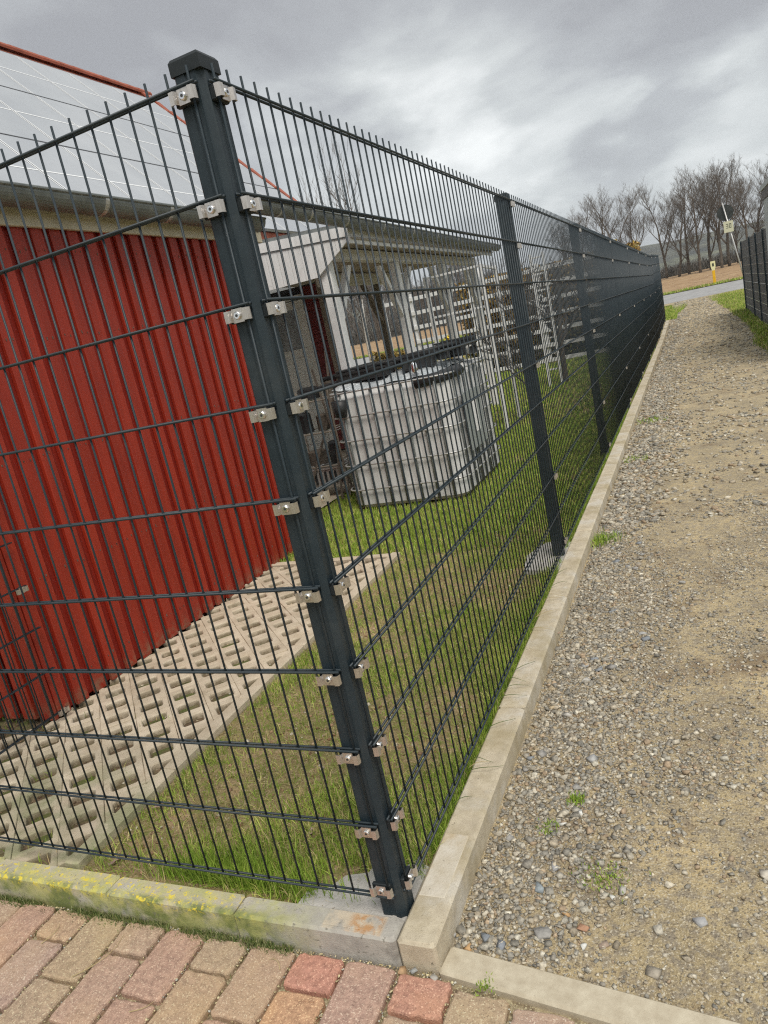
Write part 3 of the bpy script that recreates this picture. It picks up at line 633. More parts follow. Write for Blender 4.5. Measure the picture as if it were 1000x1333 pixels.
for (px_, py_) in ((BX, 8.75),):
    c = MB().bbox((px_-.042, py_-.042, -.02), (px_+.042, py_+.042, 2.098), .005).build('post', M['greywood'], ver)
    for s in (-1,):
        MB().add([(px_-.03, py_+s*.055, 1.62), (px_-.03, py_+s*.065, 1.54), (px_-.03, py_+s*.52, 2.098), (px_-.03, py_+s*.44, 2.098), (px_+.03, py_+s*.055, 1.62), (px_+.03, py_+s*.065, 1.54), (px_+.03, py_+s*.52, 2.098), (px_+.03, py_+s*.44, 2.098)], [(0,1,2,3),(7,6,5,4),(0,4,5,1),(1,5,6,2),(2,6,7,3),(3,7,4,0)]).build('brace', M['greywood'], c)
# the room under the veranda with its door
room = thing('garden_room', 'dark red weatherboard wall with a pale door under the veranda roof', 'building')
b = MB(); b.box((-6.5, 7.53, -.02), (-3.46, 7.72, 2.22)); b.build('wall', M['black'], room)
z = .02
while z < 2.15:
    for (xa, xb) in ((-3.82, -3.56), (-6.4, -4.82)):
        v = [(xa, 7.525, z), (xb, 7.525, z), (xb, 7.512, z+.088), (xa, 7.512, z+.088)]
        v = [(xa, 7.500, z), (xb, 7.500, z), (xb, 7.516, z+.100), (xa, 7.516, z+.100)]; v += [(p[0], 7.528, p[2]) for p in v]
        MB().add(v, [(0,1,2,3),(7,6,5,4),(0,4,5,1),(1,5,6,2),(2,6,7,3),(3,7,4,0)]).build('weatherboard', M['maroon'], room)
    z += .104
b = MB(); b.bbox((-4.80, 7.47, .02), (-4.74, 7.529, 2.06), .003); b.bbox((-3.90, 7.47, .02), (-3.84, 7.529, 2.06), .003); b.bbox((-4.80, 7.465, 2.062), (-3.84, 7.529, 2.12), .003); b.build('door_frame', M['door'], room)
dr = MB(); dr.bbox((-4.735, 7.49, .03), (-3.905, 7.528, 1.44), .003); dr.bbox((-4.735, 7.49, 1.442), (-4.62, 7.528, 1.95), .003); dr.bbox((-3.975, 7.49, 1.442), (-3.905, 7.528, 1.95), .003); dr.bbox((-4.735, 7.49, 1.952), (-3.905, 7.528, 2.055), .003); dr.bbox((-4.63, 7.482, .15), (-4.00, 7.4895, 1.33), .003)
dr = dr.build('door', M['door'], room); MB().box((-4.62, 7.505, 1.442), (-3.975, 7.515, 1.952)).build('pane', M['glass'], dr)
MB().bbox((-4.66, 7.45, .98), (-4.63, 7.489, 1.06), .002).build('handle', M['galv'], dr)
MB().bbox((-3.55, 7.36, -.02), (-3.46, 7.45, 2.22), .004).build('corner_post', M['greywood'], room)
sheet('terrace', np.linspace(-7, -2.46, 20), np.linspace(3.58, 10.6, 20), lambda X, Y: -.004+0*X, M['slab'])

# ------------------------------------------------------------ water tank
tank = thing('water_tank', 'grey-white plastic water container in a galvanised tube cage on the lawn', 'water tank', (-1.51, 4.70, 0))
def rrect(hx, hy, r, z, n=6):
    p = []
    for (cx, cy, a0) in ((hx-r, hy-r, 0), (-hx+r, hy-r, 90), (-hx+r, -hy+r, 180), (hx-r, -hy+r, 270)):
        for k in range(n+1): a = math.radians(a0+90*k/n); p.append((cx+r*math.cos(a), cy+r*math.sin(a), z))
    return p
HX, HY = .51, .60
def tank_loop(off, z):
    base_ = rrect(HX-off, HY-off, .12, z, 5); out_ = []
    for i in range(len(base_)):
        a, c = Vector(base_[i]), Vector(base_[(i+1) % len(base_)]); out_.append(tuple(a)); d = (c-a)
        if d.length > .3:      # long side: bulging compartments
            nn_ = 28; nrm = Vector((d.y, -d.x, 0)).normalized()
            for k in range(1, nn_): t = k/nn_; out_.append(tuple(a+d*t-nrm*(.004*(math.cos(t*2*math.pi*6) < -.3))*(-1 if False else 1)*-1*-1))
    return out_
loops = [tank_loop(.03, .0), tank_loop(.0, .03), tank_loop(.0, .25), tank_loop(.0, .93), tank_loop(.03, .985), tank_loop(.09, 1.0)]
n = len(loops[0]); v = sum(loops, []); f = [(k*n+i, k*n+(i+1) % n, k*n+n+(i+1) % n, k*n+n+i) for k in range(len(loops)-1) for i in range(n)]+[tuple(range(5*n, 6*n)), tuple(range(n-1, -1, -1))]
MB().add(v, f).build('bladder', M['tank'], tank, smooth=False)
for z in (.165, .375, .585, .785, .985):
    lp = rrect(HX+.030, HY+.030, .14, z); MB().tube(lp+lp[:2], .0075, 6, False).build('cage_tube', M['galv'], tank, smooth=True)
for sx in (-1, 1):
    for k in range(7):
        t = -1+2*k/6
        MB().tube([(t*(HX-.10), sx*(HY+.014), .02), (t*(HX-.10), sx*(HY+.014), .99)], .010, 6).build('cage_tube', M['zinc'], tank, smooth=True)
        if k < 6: MB().tube([(sx*(HX+.014), t*(HY-.12), .02), (sx*(HX+.014), t*(HY-.12), .99)], .010, 6).build('cage_tube', M['zinc'], tank, smooth=True)
pl = MB().bbox((HX+.041, -.40, .33), (HX+.046, .08, .80), .001).build('name_plate', M['label'], tank)
MB().bbox((HX+.0465, -.20, .45), (HX+.048, -.08, .70), .0004).build('paper_label', M['paper'], pl)
MB().bbox((HX+.0465, -.02, .40), (HX+.048, .02, .62), .0004).build('paper_label', M['paper'], pl)
# wet foil and clutter on top of the tank
random.seed(5)
def blob_sheet(name, x0, x1, y0, y1, z, amp, m, parent=None, nx=22, ny=18, sc=7):
    xs = np.linspace(x0, x1, nx); ys = np.linspace(y0, y1, ny); X, Y = np.meshgrid(xs, ys); Z = z+amp*(fbm(X, Y, sc, 4)-.4)
    ed = np.minimum(np.minimum(X-x0, x1-X), np.minimum(Y-y0, y1-Y)); Z = Z-.04*np.exp(-ed/.03)
    V = np.stack([X, Y, Z], -1).reshape(-1, 3); i = (np.arange(ny-1)[:, None]*nx+np.arange(nx-1)).ravel()
    return ob(name, npmesh(name, V, np.stack([i, i+1, i+nx+1, i+nx], -1), m), parent)
tag(blob_sheet('foil_sheet', -2.00, -1.12, 4.12, 5.15, 1.035, .06, M['foil']), 'crumpled wet silver foil spread over the top of the water tank', 'foil')
def crate(name, label, cx, cy, z, w, d, h, m, rz=0, grp=None):
    t = thing(name, label, 'crate', (cx, cy, z), grp, rz); th = .012
    b = MB(); b.box((-w/2, -d/2, 0), (w/2, d/2, th)); b.build('base', m, t)
    for (a, c) in (((-w/2, -d/2, th), (w/2, -d/2+th, h)), ((-w/2, d/2-th, th), (w/2, d/2, h)), ((-w/2, -d/2+th, th), (-w/2+th, d/2-th, h)), ((w/2-th, -d/2+th, th), (w/2, d/2-th, h))):
        MB().bbox(a, c, .002).build('side', m, t)
    MB().box((-w/2-.012, -d/2-.012, h), (w/2+.012, -d/2, h+.016)).build('rim', m, t); MB().box((-w/2-.012, d/2, h), (w/2+.012, d/2+.012, h+.016)).build('rim', m, t); return t
crate('crate', 'flat black plastic tray lying across the left of the tank top', -1.76, 4.35, 1.05, .42, .28, .07, M['black'], .12)
pal = thing('pallet', 'flat black slatted plastic pallet lying across the top of the tank', 'pallet', (-1.58, 4.78, 1.085), None, .04)
for k in range(3): MB().bbox((-.50, -.34+.31*k, 0), (.50, -.28+.31*k, .05), .003).build('bearer', M['black'], pal)
for k in range(6): MB().bbox((-.50+.178*k, -.36, .0505), (-.39+.178*k, .36, .068), .002).build('slat', M['black'], pal)
crate('crate', 'black plastic crate with a serrated rim near the right end of the tank top', -1.30, 4.40, 1.05, .26, .22, .11, M['black'], .2)
crate('crate', 'black crate standing at the far right corner of the tank top', -1.16, 5.02, 1.06, .30, .26, .13, M['black'], .1)
t = MB(); t.tube([(-1.26, 4.10, .955), (-1.05, 4.12, .97), (-.99, 4.26, .98), (-.985, 4.4, .98)], .045, 12); tag(t.build('rubber_roll', M['black'], smooth=True), 'thick black rubber roll bent over the near right corner of the tank', 'rubber roll')
t = MB(); t.tube([(-1.92, 4.06, .93), (-1.93, 4.06, .80)], [.07, .05], 10); tag(t.build('black_bag', M['black'], smooth=True), 'black plastic bag hanging at the left corner of the tank', 'bag')
t = thing('pipe_piece', 'short pale grey pipe with a dark open end on the right of the tank top', 'pipe', (-1.03, 4.80, 1.10))
MB().tube([(-.10, .34, 0), (.10, -.06, 0)], .038, 14, False).build('shell', M['pipe'], t, smooth=True); MB().tube([(.085, -.03, 0), (.090, -.04, 0)], .034, 14).build('bore', M['black'], t)
t = MB(); t.tube([(-1.25, 4.13, 1.03), (-1.25, 4.13, 1.05), (-1.25, 4.13, 1.10), (-1.25, 4.13, 1.125)], [.02, .03, .026, .008], 12); tag(t.build('float_bulb', M['bolt'], smooth=True), 'shiny silver bulb hanging in front of the black crate on the tank', 'bulb')
for (a, c, lab) in (((-2.35, 4.3, 1.03), (-1.15, 5.1, 1.15), 'long black pipe lying low across the back of the tank top'), ((-2.30, 4.55, 1.10), (-.95, 4.95, 1.19), 'thin black pipe lying higher across the tank clutter')):
    tag(MB().tube([a, c], .022, 8).build('black_pipe', M['black'], smooth=True), lab, 'pipe')
# junk between shed and tank
t = thing('storage_rack', 'rusty wire rack full of dark odds and ends between the shed and the water tank', 'rack', (-2.62, 4.9, 0))
random.seed(3)
for (sx, sy) in ((-1, -1), (1, -1), (1, 1), (-1, 1)): MB().tube([(sx*.28, sy*.2, .0), (sx*.28, sy*.2, 1.0)], .009, 6).build('leg', M['greywood'], t)
for z in (.3, .62, .92):
    for k in range(7): MB().tube([(-.28+.093*k, -.2, z), (-.28+.093*k, .2, z)], .004, 5).build('shelf_wire', M['galv'], t)
    for s in (-1, 1): MB().tube([(-.28, s*.2, z), (.28, s*.2, z)], .007, 6).build('shelf_rail', M['greywood'], t)
t2 = crate('crate', 'grey slotted plastic crate on the floor below the wire rack', -2.60, 4.88, .10, .50, .34, .17, M['galv'], .05)
for k in range(9): MB().box((-.235+.052*k, -.182, .03), (-.215+.052*k, -.171, .15)).build('slot', M['black'], t2)
for k, (x_, y2, z_, w_, h_) in enumerate(((-2.72, 4.85, .62, .14, .2), (-2.56, 4.9, .62, .12, .16), (-2.46, 4.82, .30, .12, .22), (-2.70, 4.9, .30, .2, .14), (-2.62, 4.86, .93, .22, .12), (-2.44, 4.92, .93, .10, .18))):
    lab = ['tall black can on the middle shelf of the rack', 'brown tin on the middle shelf of the rack', 'dark can low on the right of the rack', 'black box low on the left of the rack', 'black box on top of the rack', 'brown pot on top of the rack beside the tank'][k]
    b = MB(); b.tube([(x_, y2, z_+.004), (x_, y2, z_+h_*.9), (x_, y2, z_+h_)], [w_/2, w_/2*.95, w_/2*.6], 9); tag(b.build('can', M['black'] if k % 2 == 0 else M['bark']), lab, 'can')
for k, (a, c) in enumerate((((-2.35, 4.55, .0), (-2.42, 5.0, 1.35)), ((-2.3, 4.7, .02), (-2.55, 4.9, 1.2)), ((-2.75, 4.6, 0), (-2.40, 4.9, .9)))):
    tag(MB().tube([a, c], .012, 6).build('wooden_stick', M['bark']), ['rust brown stick leaning highest against the rack', 'brown stick leaning on the middle of the rack', 'short brown stick leaning low across the rack'][k], 'stick')

# ------------------------------------------------------------ white board fence, hedge, garden posts
rail = thing('board_fence', 'white fence of wide horizontal boards in front of the brown hedge', 'fence')
for k in range(7):
    zc = .05+.345*k
    for (xa, xb) in (((-6.35, -4.0), (-3.99, -.88)) if k == 6 else ((-5.60, -4.0), (-3.99, -.88))):
        MB().bbox((xa, 16.22, zc-.045), (xb, 16.25, zc+.045), .003).build('board', M['white'], rail)
for x_ in (-6.3, -5.55, -4.0, -2.4, -.93): MB().bbox((x_-.05, 16.255, -.05), (x_+.05, 16.34, 2.25), .004).build('post', M['white'], rail)
def leafmass(name, x0, x1, y0, y1, z0, z1, n, size, cols, m, parent=None, seed=1):
    r = np.random.RandomState(seed); P_ = np.stack([r.uniform(x0, x1, n), r.uniform(y0, y1, n), z0+(z1-z0)*r.uniform(0, 1, n)**.9], -1)
    P_[:, 2] = np.minimum(P_[:, 2], z0+(z1-z0)*(.82+.30*vnoise(P_[:, 0], P_[:, 1], 1.3, seed)))
    a = r.normal(size=(n, 3)); a /= np.linalg.norm(a, axis=1)[:, None]; b_ = r.normal(size=(n, 3)); b_ -= a*(a*b_).sum(1)[:, None]; b_ /= np.linalg.norm(b_, axis=1)[:, None]
    s = size*r.uniform(.6, 1.4, n)[:, None]
    V = np.stack([P_-a*s, P_+b_*s*.5, P_+a*s, P_-b_*s*.5], 1).reshape(-1, 3); F = np.arange(4*n).reshape(n, 4)
    c = np.array(cols)[r.randint(len(cols), size=n)]*r.uniform(.7, 1.3, n)[:, None]
    return ob(name, npmesh(name, V, F, m, np.repeat(c, 4, 0)), parent)
hd = thing('hedge', 'brown leafed clipped hedge with green foot behind the white board fence', 'hedge')
leafmass('foliage', -4.5, -.2, 16.6, 17.6, .5, 2.25, 26000, .045, [(.30,.19,.07),(.40,.26,.09),(.22,.15,.06),(.45,.32,.08),(.16,.13,.05)], M['hedge'], hd, 3)
leafmass('lower_foliage', -4.5, -.2, 16.5, 17.6, .0, .8, 9000, .04, [(.12,.13,.03),(.20,.19,.05),(.28,.20,.07)], M['hedge'], hd, 4)
MB().box((-4.4, 16.9, -.05), (-.3, 17.3, 1.85)).build('core', M['bark'], hd)
hd2 = thing('bush', 'low yellow green bush beyond the veranda posts, left of the hedge', 'bush')
leafmass('foliage', -5.75, -5.05, 13.6, 14.3, 0., 1.15, 4000, .05, [(.28,.22,.07),(.22,.18,.06),(.36,.24,.07)], M['hedge'], hd2, 6)
MB().tube([(-5.4, 14., -.05), (-5.4, 14., .6)], .04, 6).build('stem', M['bark'], hd2)
hd3 = thing('bush', 'bright yellow bush just in front of the board fence, left of the brown hedge', 'bush')
leafmass('foliage', -4.55, -4.25, 15.3, 15.6, .0, 1.1, 900, .045, [(.62,.46,.04),(.50,.38,.05),(.70,.55,.08)], M['hedge'], hd3, 7)
MB().tube([(-4.4, 15.5, -.05), (-4.4, 15.5, .6)], .04, 6).build('stem', M['bark'], hd3)
hd4 = thing('yellow_shrub', 'tip of a yellow flowering shrub showing just above the fence top', 'shrub')
leafmass('foliage', -.80, -.66, 16.9, 17.1, 2.15, 2.42, 110, .035, [(.70,.52,.04),(.62,.45,.05)], M['hedge'], hd4, 9)
MB().tube([(-.7, 17.1, -.05), (-.7, 17.1, 2.2)], .03, 6).build('stem', M['bark'], hd4)
perg = thing('pergola', 'white garden pergola of slim posts joined by thin rails on the lawn past the tank', 'pergola')
for (x_, y2, h_) in ((-1.36, 7.14, 1.92), (-1.43, 8.13, 1.92), (-2.05, 7.2, 1.92), (-2.1, 8.2, 1.92)): MB().bbox((x_-.022, y2-.022, -.03), (x_+.022, y2+.022, h_), .003).build('post', M['white'], perg)
for z_ in (.55, 1.0, 1.45, 1.90):
    MB().bbox((-1.448, 7.165, z_-.012), (-1.352, 7.21, z_+.012), .002)
    MB().bbox((-2.02, 7.13, z_-.012), (-1.385, 7.15, z_+.012), .002).build('rail', M['white'], perg)
MB().add([(-1.375, 7.165, 1.88), (-1.345, 7.165, 1.88), (-1.415, 8.105, 1.88), (-1.445, 8.105, 1.88), (-1.375, 7.165, 1.91), (-1.345, 7.165, 1.91), (-1.415, 8.105, 1.91), (-1.445, 8.105, 1.91)], [(0,1,2,3),(7,6,5,4),(0,4,5,1),(1,5,6,2),(2,6,7,3),(3,7,4,0)]).build('rail', M['white'], perg)
trel = thing('trellis', 'tall white wooden trellis beside the young tree in the lawn', 'trellis', (-1.45, 11.2, 0))
for s in (-.10, .10): MB().bbox((s-.02, -.015, -.03), (s+.02, .015, 2.15), .003).build('upright', M['white'], trel)
for k in range(8): MB().bbox((-.125, .0155, .25+.26*k), (.125, .035, .275+.26*k), .002).build('rung', M['white'], trel)

# ------------------------------------------------------------ trees
def grow(seed, height, r0, levels=5, spread=.55, first=.25, nb=(3, 5), upb=.25, wob=.08, dens=1., ntip=3):
    r = random.Random(seed); trunk = MB(); br = MB()
    def limb(p, d, length, rad, lev):
        n = 4 if lev > 1 else 6; pts = [p]; rr = [rad]; q = Vector(p); dd = Vector(d); seg = max(3, int(6-lev)); taper = .55 if lev < levels else .2
        for k in range(seg):
            dd = (dd+Vector((r.uniform(-1, 1), r.uniform(-1, 1), r.uniform(-.6, 1)*.8+upb*.5))*wob*(1+.5*lev)).normalized(); q = q+dd*(length/seg); pts.append(q.copy()); rr.append(rad*(1-(1-taper)*(k+1)/seg))
        (trunk if lev == 0 else br).tube(pts, rr, {0: 8, 1: 6, 2: 4}.get(lev, 3), lev < 2)
        if lev >= levels: return
        m = r.randint(*nb) if lev < levels-1 else r.randint(ntip, ntip+2)
        for i in range(m):
            t = r.uniform(first if lev == 0 else .25, 1.); k = min(int(t*seg), seg-1); f = t*seg-k
            pp = pts[k]+(pts[k+1]-pts[k])*f; ax = Vector((r.uniform(-1, 1), r.uniform(-1, 1), r.uniform(-.3, .3))).normalized()
            nd_ = (dd*(1-spread)+ax*spread*(1.15-.3*t)+Vector((0, 0, upb))).normalized()
            limb(pp, nd_, length*r.uniform(.46, .66), max(rr[k]*r.uniform(.45, .62), .0045), lev+1)
        limb(pts[-1], (dd+Vector((r.uniform(-.3, .3), r.uniform(-.3, .3), .2))).normalized(), length*r.uniform(.5, .65), rr[-1]*.9, lev+1)
    limb(Vector((0, 0, -.2)), Vector((r.uniform(-.12, .12), r.uniform(-.12, .12), 1)).normalized(), height*.42, r0, 0)
    return trunk, br
def tree(name, label, loc, seed, height, r0, group=None, mb='bark', mt='twig', **k):
    a, b_ = grow(seed, height, r0, **k); zt = sorted(p[2] for p in b_.v)[int(len(b_.v)*.995)]; s_ = height/zt; a.v = [(p[0]*s_, p[1]*s_, p[2]*s_) for p in a.v]; b_.v = [(p[0]*s_, p[1]*s_, p[2]*s_) for p in b_.v]; t = thing(name, label, 'tree', loc, group)
    a.build('trunk', M[mb], t, smooth=True, fix=False); b_.build('branches', M[mt], t, fix=False); return t
protos = []
for k in range(6):
    t = tree('bare_tree', '', (0, 0, 0), 20+k, 10.0, .13, levels=5, spread=.54, first=.28, upb=.27, ntip=5, nb=(3, 5), wob=.09); reg(t); protos.append(t)
random.seed(21)
MWn = MW
def pix_dir(u, v):
    q = np.array([(u-500)/FPX, (v-666.5)/FPX, 1.]); return MWn.T@q
def at_y(u, v, Y):
    d = pix_dir(u, v); t = (Y-CP.y)/d[1]; return np.array(CP)+d*t
tr = [  # (pixel u of trunk foot, v of top, distance y) -> placed in the world once, here
 (742, 275, 88), (762, 262, 84), (790, 248, 80), (812, 240, 78), (835, 250, 80), (868, 236, 76), (884, 232, 72), (897, 226, 74), (912, 220, 70), (926, 214, 73), (940, 216, 70), (950, 205, 72), (962, 212, 76), (977, 218, 70), (990, 206, 73), (1008, 210, 70), (1030, 214, 72)]
ORD = 'first second third fourth fifth sixth seventh eighth ninth tenth eleventh twelfth thirteenth fourteenth fifteenth sixteenth seventeenth eighteenth nineteenth'.split()
for i, (u, v_, Y) in enumerate(tr):
    Y = Y-6
    base_ = at_y(u, 354.6-.2171*(u-896.8), Y); top_ = at_y(u-.08*(150), v_, Y); h = top_[2]-float(terr(Y)); pr = protos[i % 6]
    t = pr if i < 6 else copy_tree(pr)
    t.location = (base_[0], Y, float(terr(Y))); s = h/10.0; t.scale = (s*1.05, s*1.05, s); t.rotation_euler.z = random.uniform(0, 6)
    t['label'] = ('bare tree at the far field edge, %s from the left in its row' % ORD[i]); t['group'] = 'bare trees along the far edge of the field'
# the wood seen under the veranda roof
for i in range(40):
    Y = random.uniform(68, 84); x_ = random.uniform(-52, -19); t = copy_tree(protos[i % 6]); t.location = (x_, Y, float(terr(Y))); s = random.uniform(.80, 1.1) if x_ < -30 else random.uniform(.5, .75)
    t.scale = (s, s, s); t.rotation_euler.z = random.uniform(0, 6); t['label'] = 'bare tree in the wood seen beneath the veranda roof'; t['group'] = 'bare trees of the wood behind the garden'
for i in range(7):      # thinner second row behind
    Y = random.uniform(82, 110); x_ = random.uniform(-6, 16); t = copy_tree(protos[(i+3) % 6]); t.location = (x_, Y, float(terr(Y))-.3); s = random.uniform(.34, .5)
    t.scale = (s*.8, s*.8, s); t.rotation_euler.z = random.uniform(0, 6); t['label'] = 'slender bare tree growing in the second row behind the taller field trees'; t['group'] = 'slender bare trees behind the field row'
r = np.random.RandomState(31); n = 34000; X = r.uniform(-75, 28, n); Y = r.uniform(92, 112, n); hh = (2.5+3.6*fbm(X, Y, .11, 3))*np.interp(X, [-75, -26, -12, 28], [1, 1, .12, .14]); Z = terr(Y)+hh*r.uniform(0, 1, n)**1.4; a = r.normal(0, .35, n); l_ = r.uniform(.35, 1.1, n); w_ = r.uniform(.012, .035, n)
V = np.stack([np.stack([X-w_, Y, Z], -1), np.stack([X+w_, Y, Z], -1), np.stack([X+w_*.4+a*l_, Y+r.normal(0, .2, n), Z+l_], -1), np.stack([X-w_*.4+a*l_, Y, Z+l_], -1)], 1).reshape(-1, 3)
ob('distant_wood', npmesh('distant_wood', V, np.arange(4*n).reshape(n, 4), M['twig']), kind='stuff')
tree('bare_tree', 'thin leafless tree rising above the veranda gutter', (-11.6, 25, 0), 91, 8.8, .05, levels=4, spread=.42, first=.2, upb=.35, ntip=3)
tree('birch_tree', 'white barked birch seen between the veranda posts', (-6.1, 14.6, 0), 55, 5.5, .06, mb='birch', levels=4, spread=.4, first=.3)
tree('young_tree', 'young dark stemmed tree beside the white trellis in the lawn', (-1.34, 11.43, -.02), 63, 2.3, .045, levels=4, spread=.55, first=.4, upb=.2, ntip=3)
tree('shrub', 'leafless twiggy shrub right behind the tank near the second fence post', (-1.05, 7.6, -.02), 77, 1.9, .022, levels=4, spread=.6, first=.1, upb=.25, ntip=3)
o = leafmass('yellow_shrub', 2.0, 2.9, 0, 0, 0, 0, 1, .1, [(.5, .4, .1)], M['yleaf']); bpy.data.objects.remove(o)

# ------------------------------------------------------------ right-hand side: privacy fence, tall element, grass verge
pf_ = thing('privacy_fence', 'grey mesh fence woven with opaque strips on the right of the path', 'fence')
FX = 2.10; ends = [9.8, 11.8, 13.35, 14.9, 16.6, 18.4, 21.3]
for a, c in zip(ends[:-1], ends[1:]):
    top_n = 9
    for k in range(top_n):
        MB().bbox((FX-.004, a+.045, .02+.2*k), (FX+.004, c-.045, .02+.2*k+.192), .001).build('privacy_strip', M['strip'], pf_)
    for k in range(top_n+1): MB().tube([(FX-.009, a, .015+.2*k), (FX-.009, c, .015+.2*k)], .004, 5).build('horizontal_wire', M['stripwire'], pf_, fix=False)
    b = MB(); yy = a+.1
    while yy < c-.05: b.tube([(FX-.0065, yy, .0), (FX-.0065, yy, 1.83)], .0022, 4); yy += .25
    b.build('vertical_wire', M['strip'], pf_, kind='stuff', fix=False)
for yy in ends: MB().bbox((FX-.035, yy-.03, -.1), (FX+.02, yy+.03, 1.84), .003).build('post', M['coat'], pf_)
tw = thing('wall_panel', 'tall pale grey wall end with a dark band under its coping above the strip fence', 'wall')
MB().bbox((2.02, 11.0, 1.0), (2.065, 13.45, 2.235), .003).build('panel', M['palewall'], tw)
MB().bbox((2.005, 11.0, 2.238), (2.075, 13.50, 2.385), .003).build('band', M['darkband'], tw)
MB().bbox((1.99, 11.0, 2.388), (2.09, 13.56, 2.47), .003).build('coping', M['palewall'], tw)

# road sign and marker post
sg = thing('road_sign', 'leaning grey pole with a dark round sign back above a pale square sign', 'road sign')
YS = 26.0; b0 = at_y(971, 385, YS); p1 = at_y(940.6, 266, YS); b0[2] = 0
b0v = Vector(at_y(972, 372, YS)); p1v = Vector(p1); dirv = (p1v-b0v).normalized()
MB().tube([b0v-dirv*.6, p1v+dirv*.04], .023, 8).build('pole', M['galv'], sg, smooth=True)
def disc(c, r, d, n, t): # disc facing -Y
    b = MB(); b.prism([(c[0]+r*math.cos(2*math.pi*i/n), c[2]+r*math.sin(2*math.pi*i/n)) for i in range(n)], 'y', c[1]-t, c[1]+t); return b
c1 = at_y(944, 277, YS+.05); disc(c1, .245, 0, 28, .004).build('round_plate', M['signgrey'], sg)
c2 = Vector(at_y(948.5, 295, YS-.05)); rt = Matrix.Translation(c2) @ Matrix.Rotation(-.0, 4, 'Y')
b = MB(); b.box((-.14, -.004, -.17), (.14, .004, .17), rt); sp_ = b.build('square_plate', M['signwhite'], sg)
b = MB()      # the small dark mark printed on the plate
for (xa, xb, za, zb) in ((-.07,-.01,.055,.07),(-.07,-.01,-.005,.01),(-.07,-.01,-.065,-.05),(-.022,-.008,-.05,.055),(.02,.035,-.065,.07),(.065,.08,-.065,.07),(.035,.065,.055,.07),(.035,.065,-.065,-.05)):
    b.box((xa, -.0065, za+.02), (xb, -.0045, zb+.02), rt)
b.build('number', M['ink'], sp_)
mk = thing('marker_post', 'yellow pipeline marker post with a pale head beyond the road', 'marker post'); YM = 34.4
m0 = at_y(931, 373, YM); m1 = at_y(927.6, 340, YM); hgt_ = m1[2]-m0[2]
MB().bbox((m0[0]-.055, YM-.05, m0[2]-.2), (m0[0]+.055, YM+.05, m0[2]+hgt_*.64), .01).build('shaft', M['yellow'], mk)
MB().prism([(m0[0]-.055, m0[2]+hgt_*.64), (m0[0]+.055, m0[2]+hgt_*.64), (m0[0]+.095, m0[2]+hgt_*.80), (m0[0]+.095, m0[2]+hgt_), (m0[0]-.095, m0[2]+hgt_), (m0[0]-.095, m0[2]+hgt_*.80)], 'y', YM-.05, YM+.05).build('head', M['markhead'], mk)
MB().box((m0[0]-.035, YM-.056, m0[2]+hgt_*.80), (m0[0]+.035, YM-.052, m0[2]+hgt_*.92)).build('plate', M['ink'], mk)
# hills far away
def hill_h(X, Y):
    r = (Y-420)/380; prof = np.clip(1-np.abs(r-.75)/.75, 0, 1)**.8
    return -8+prof*(18+40*fbm(X, Y*.2, .0035, 3)+.0*X)+6*fbm(X, Y, .03, 5)
sheet('hills', np.linspace(-1400, 1400, 140), np.linspace(400, 1050, 40), hill_h, M['hill'])

# ------------------------------------------------------------ loose stones, gravel
def rock_template(seed, npts):
    r = random.Random(seed); bm = bmesh.new()
    cs = [Vector((a, b_*.78, c*.42)) for a in (-1, 1) for b_ in (-1, 1) for c in (-1, 1)]
    for c in cs:
        if r.random() < .18: continue
        bm.verts.new((c.x*r.uniform(.45, 1.15), c.y*r.uniform(.45, 1.15), c.z*r.uniform(.5, 1.3)))
    for _ in range(max(0, npts-8)):
        c = Vector((r.uniform(-1, 1), r.uniform(-1, 1), r.uniform(-.5, .5))); k_ = max(abs(c.x), abs(c.y)/.8, abs(c.z)/.45); bm.verts.new((c.x/k_*.9, c.y/k_*.9, c.z/k_*.95))
    res = bmesh.ops.convex_hull(bm, input=bm.verts)
    bmesh.ops.delete(bm, geom=[g for g in res['geom_interior'] if isinstance(g, bmesh.types.BMVert)], context='VERTS')
    bmesh.ops.triangulate(bm, faces=bm.faces); bm.verts.index_update()
    V = np.array([v.co[:] for v in bm.verts]); F = np.array([[v.index for v in f.verts] for f in bm.faces]); bm.free(); return V, F
smallT = [rock_template(s, 8) for s in range(14)]; bigT = [rock_template(100+s, 10) for s in range(14)]
SC = np.array([(.28,.27,.245),(.37,.355,.32),(.48,.45,.39),(.38,.32,.23),(.46,.42,.35),(.30,.285,.26),(.56,.54,.48),(.38,.30,.22),(.24,.235,.22),(.46,.43,.37),(.36,.32,.26),(.32,.31,.285)])
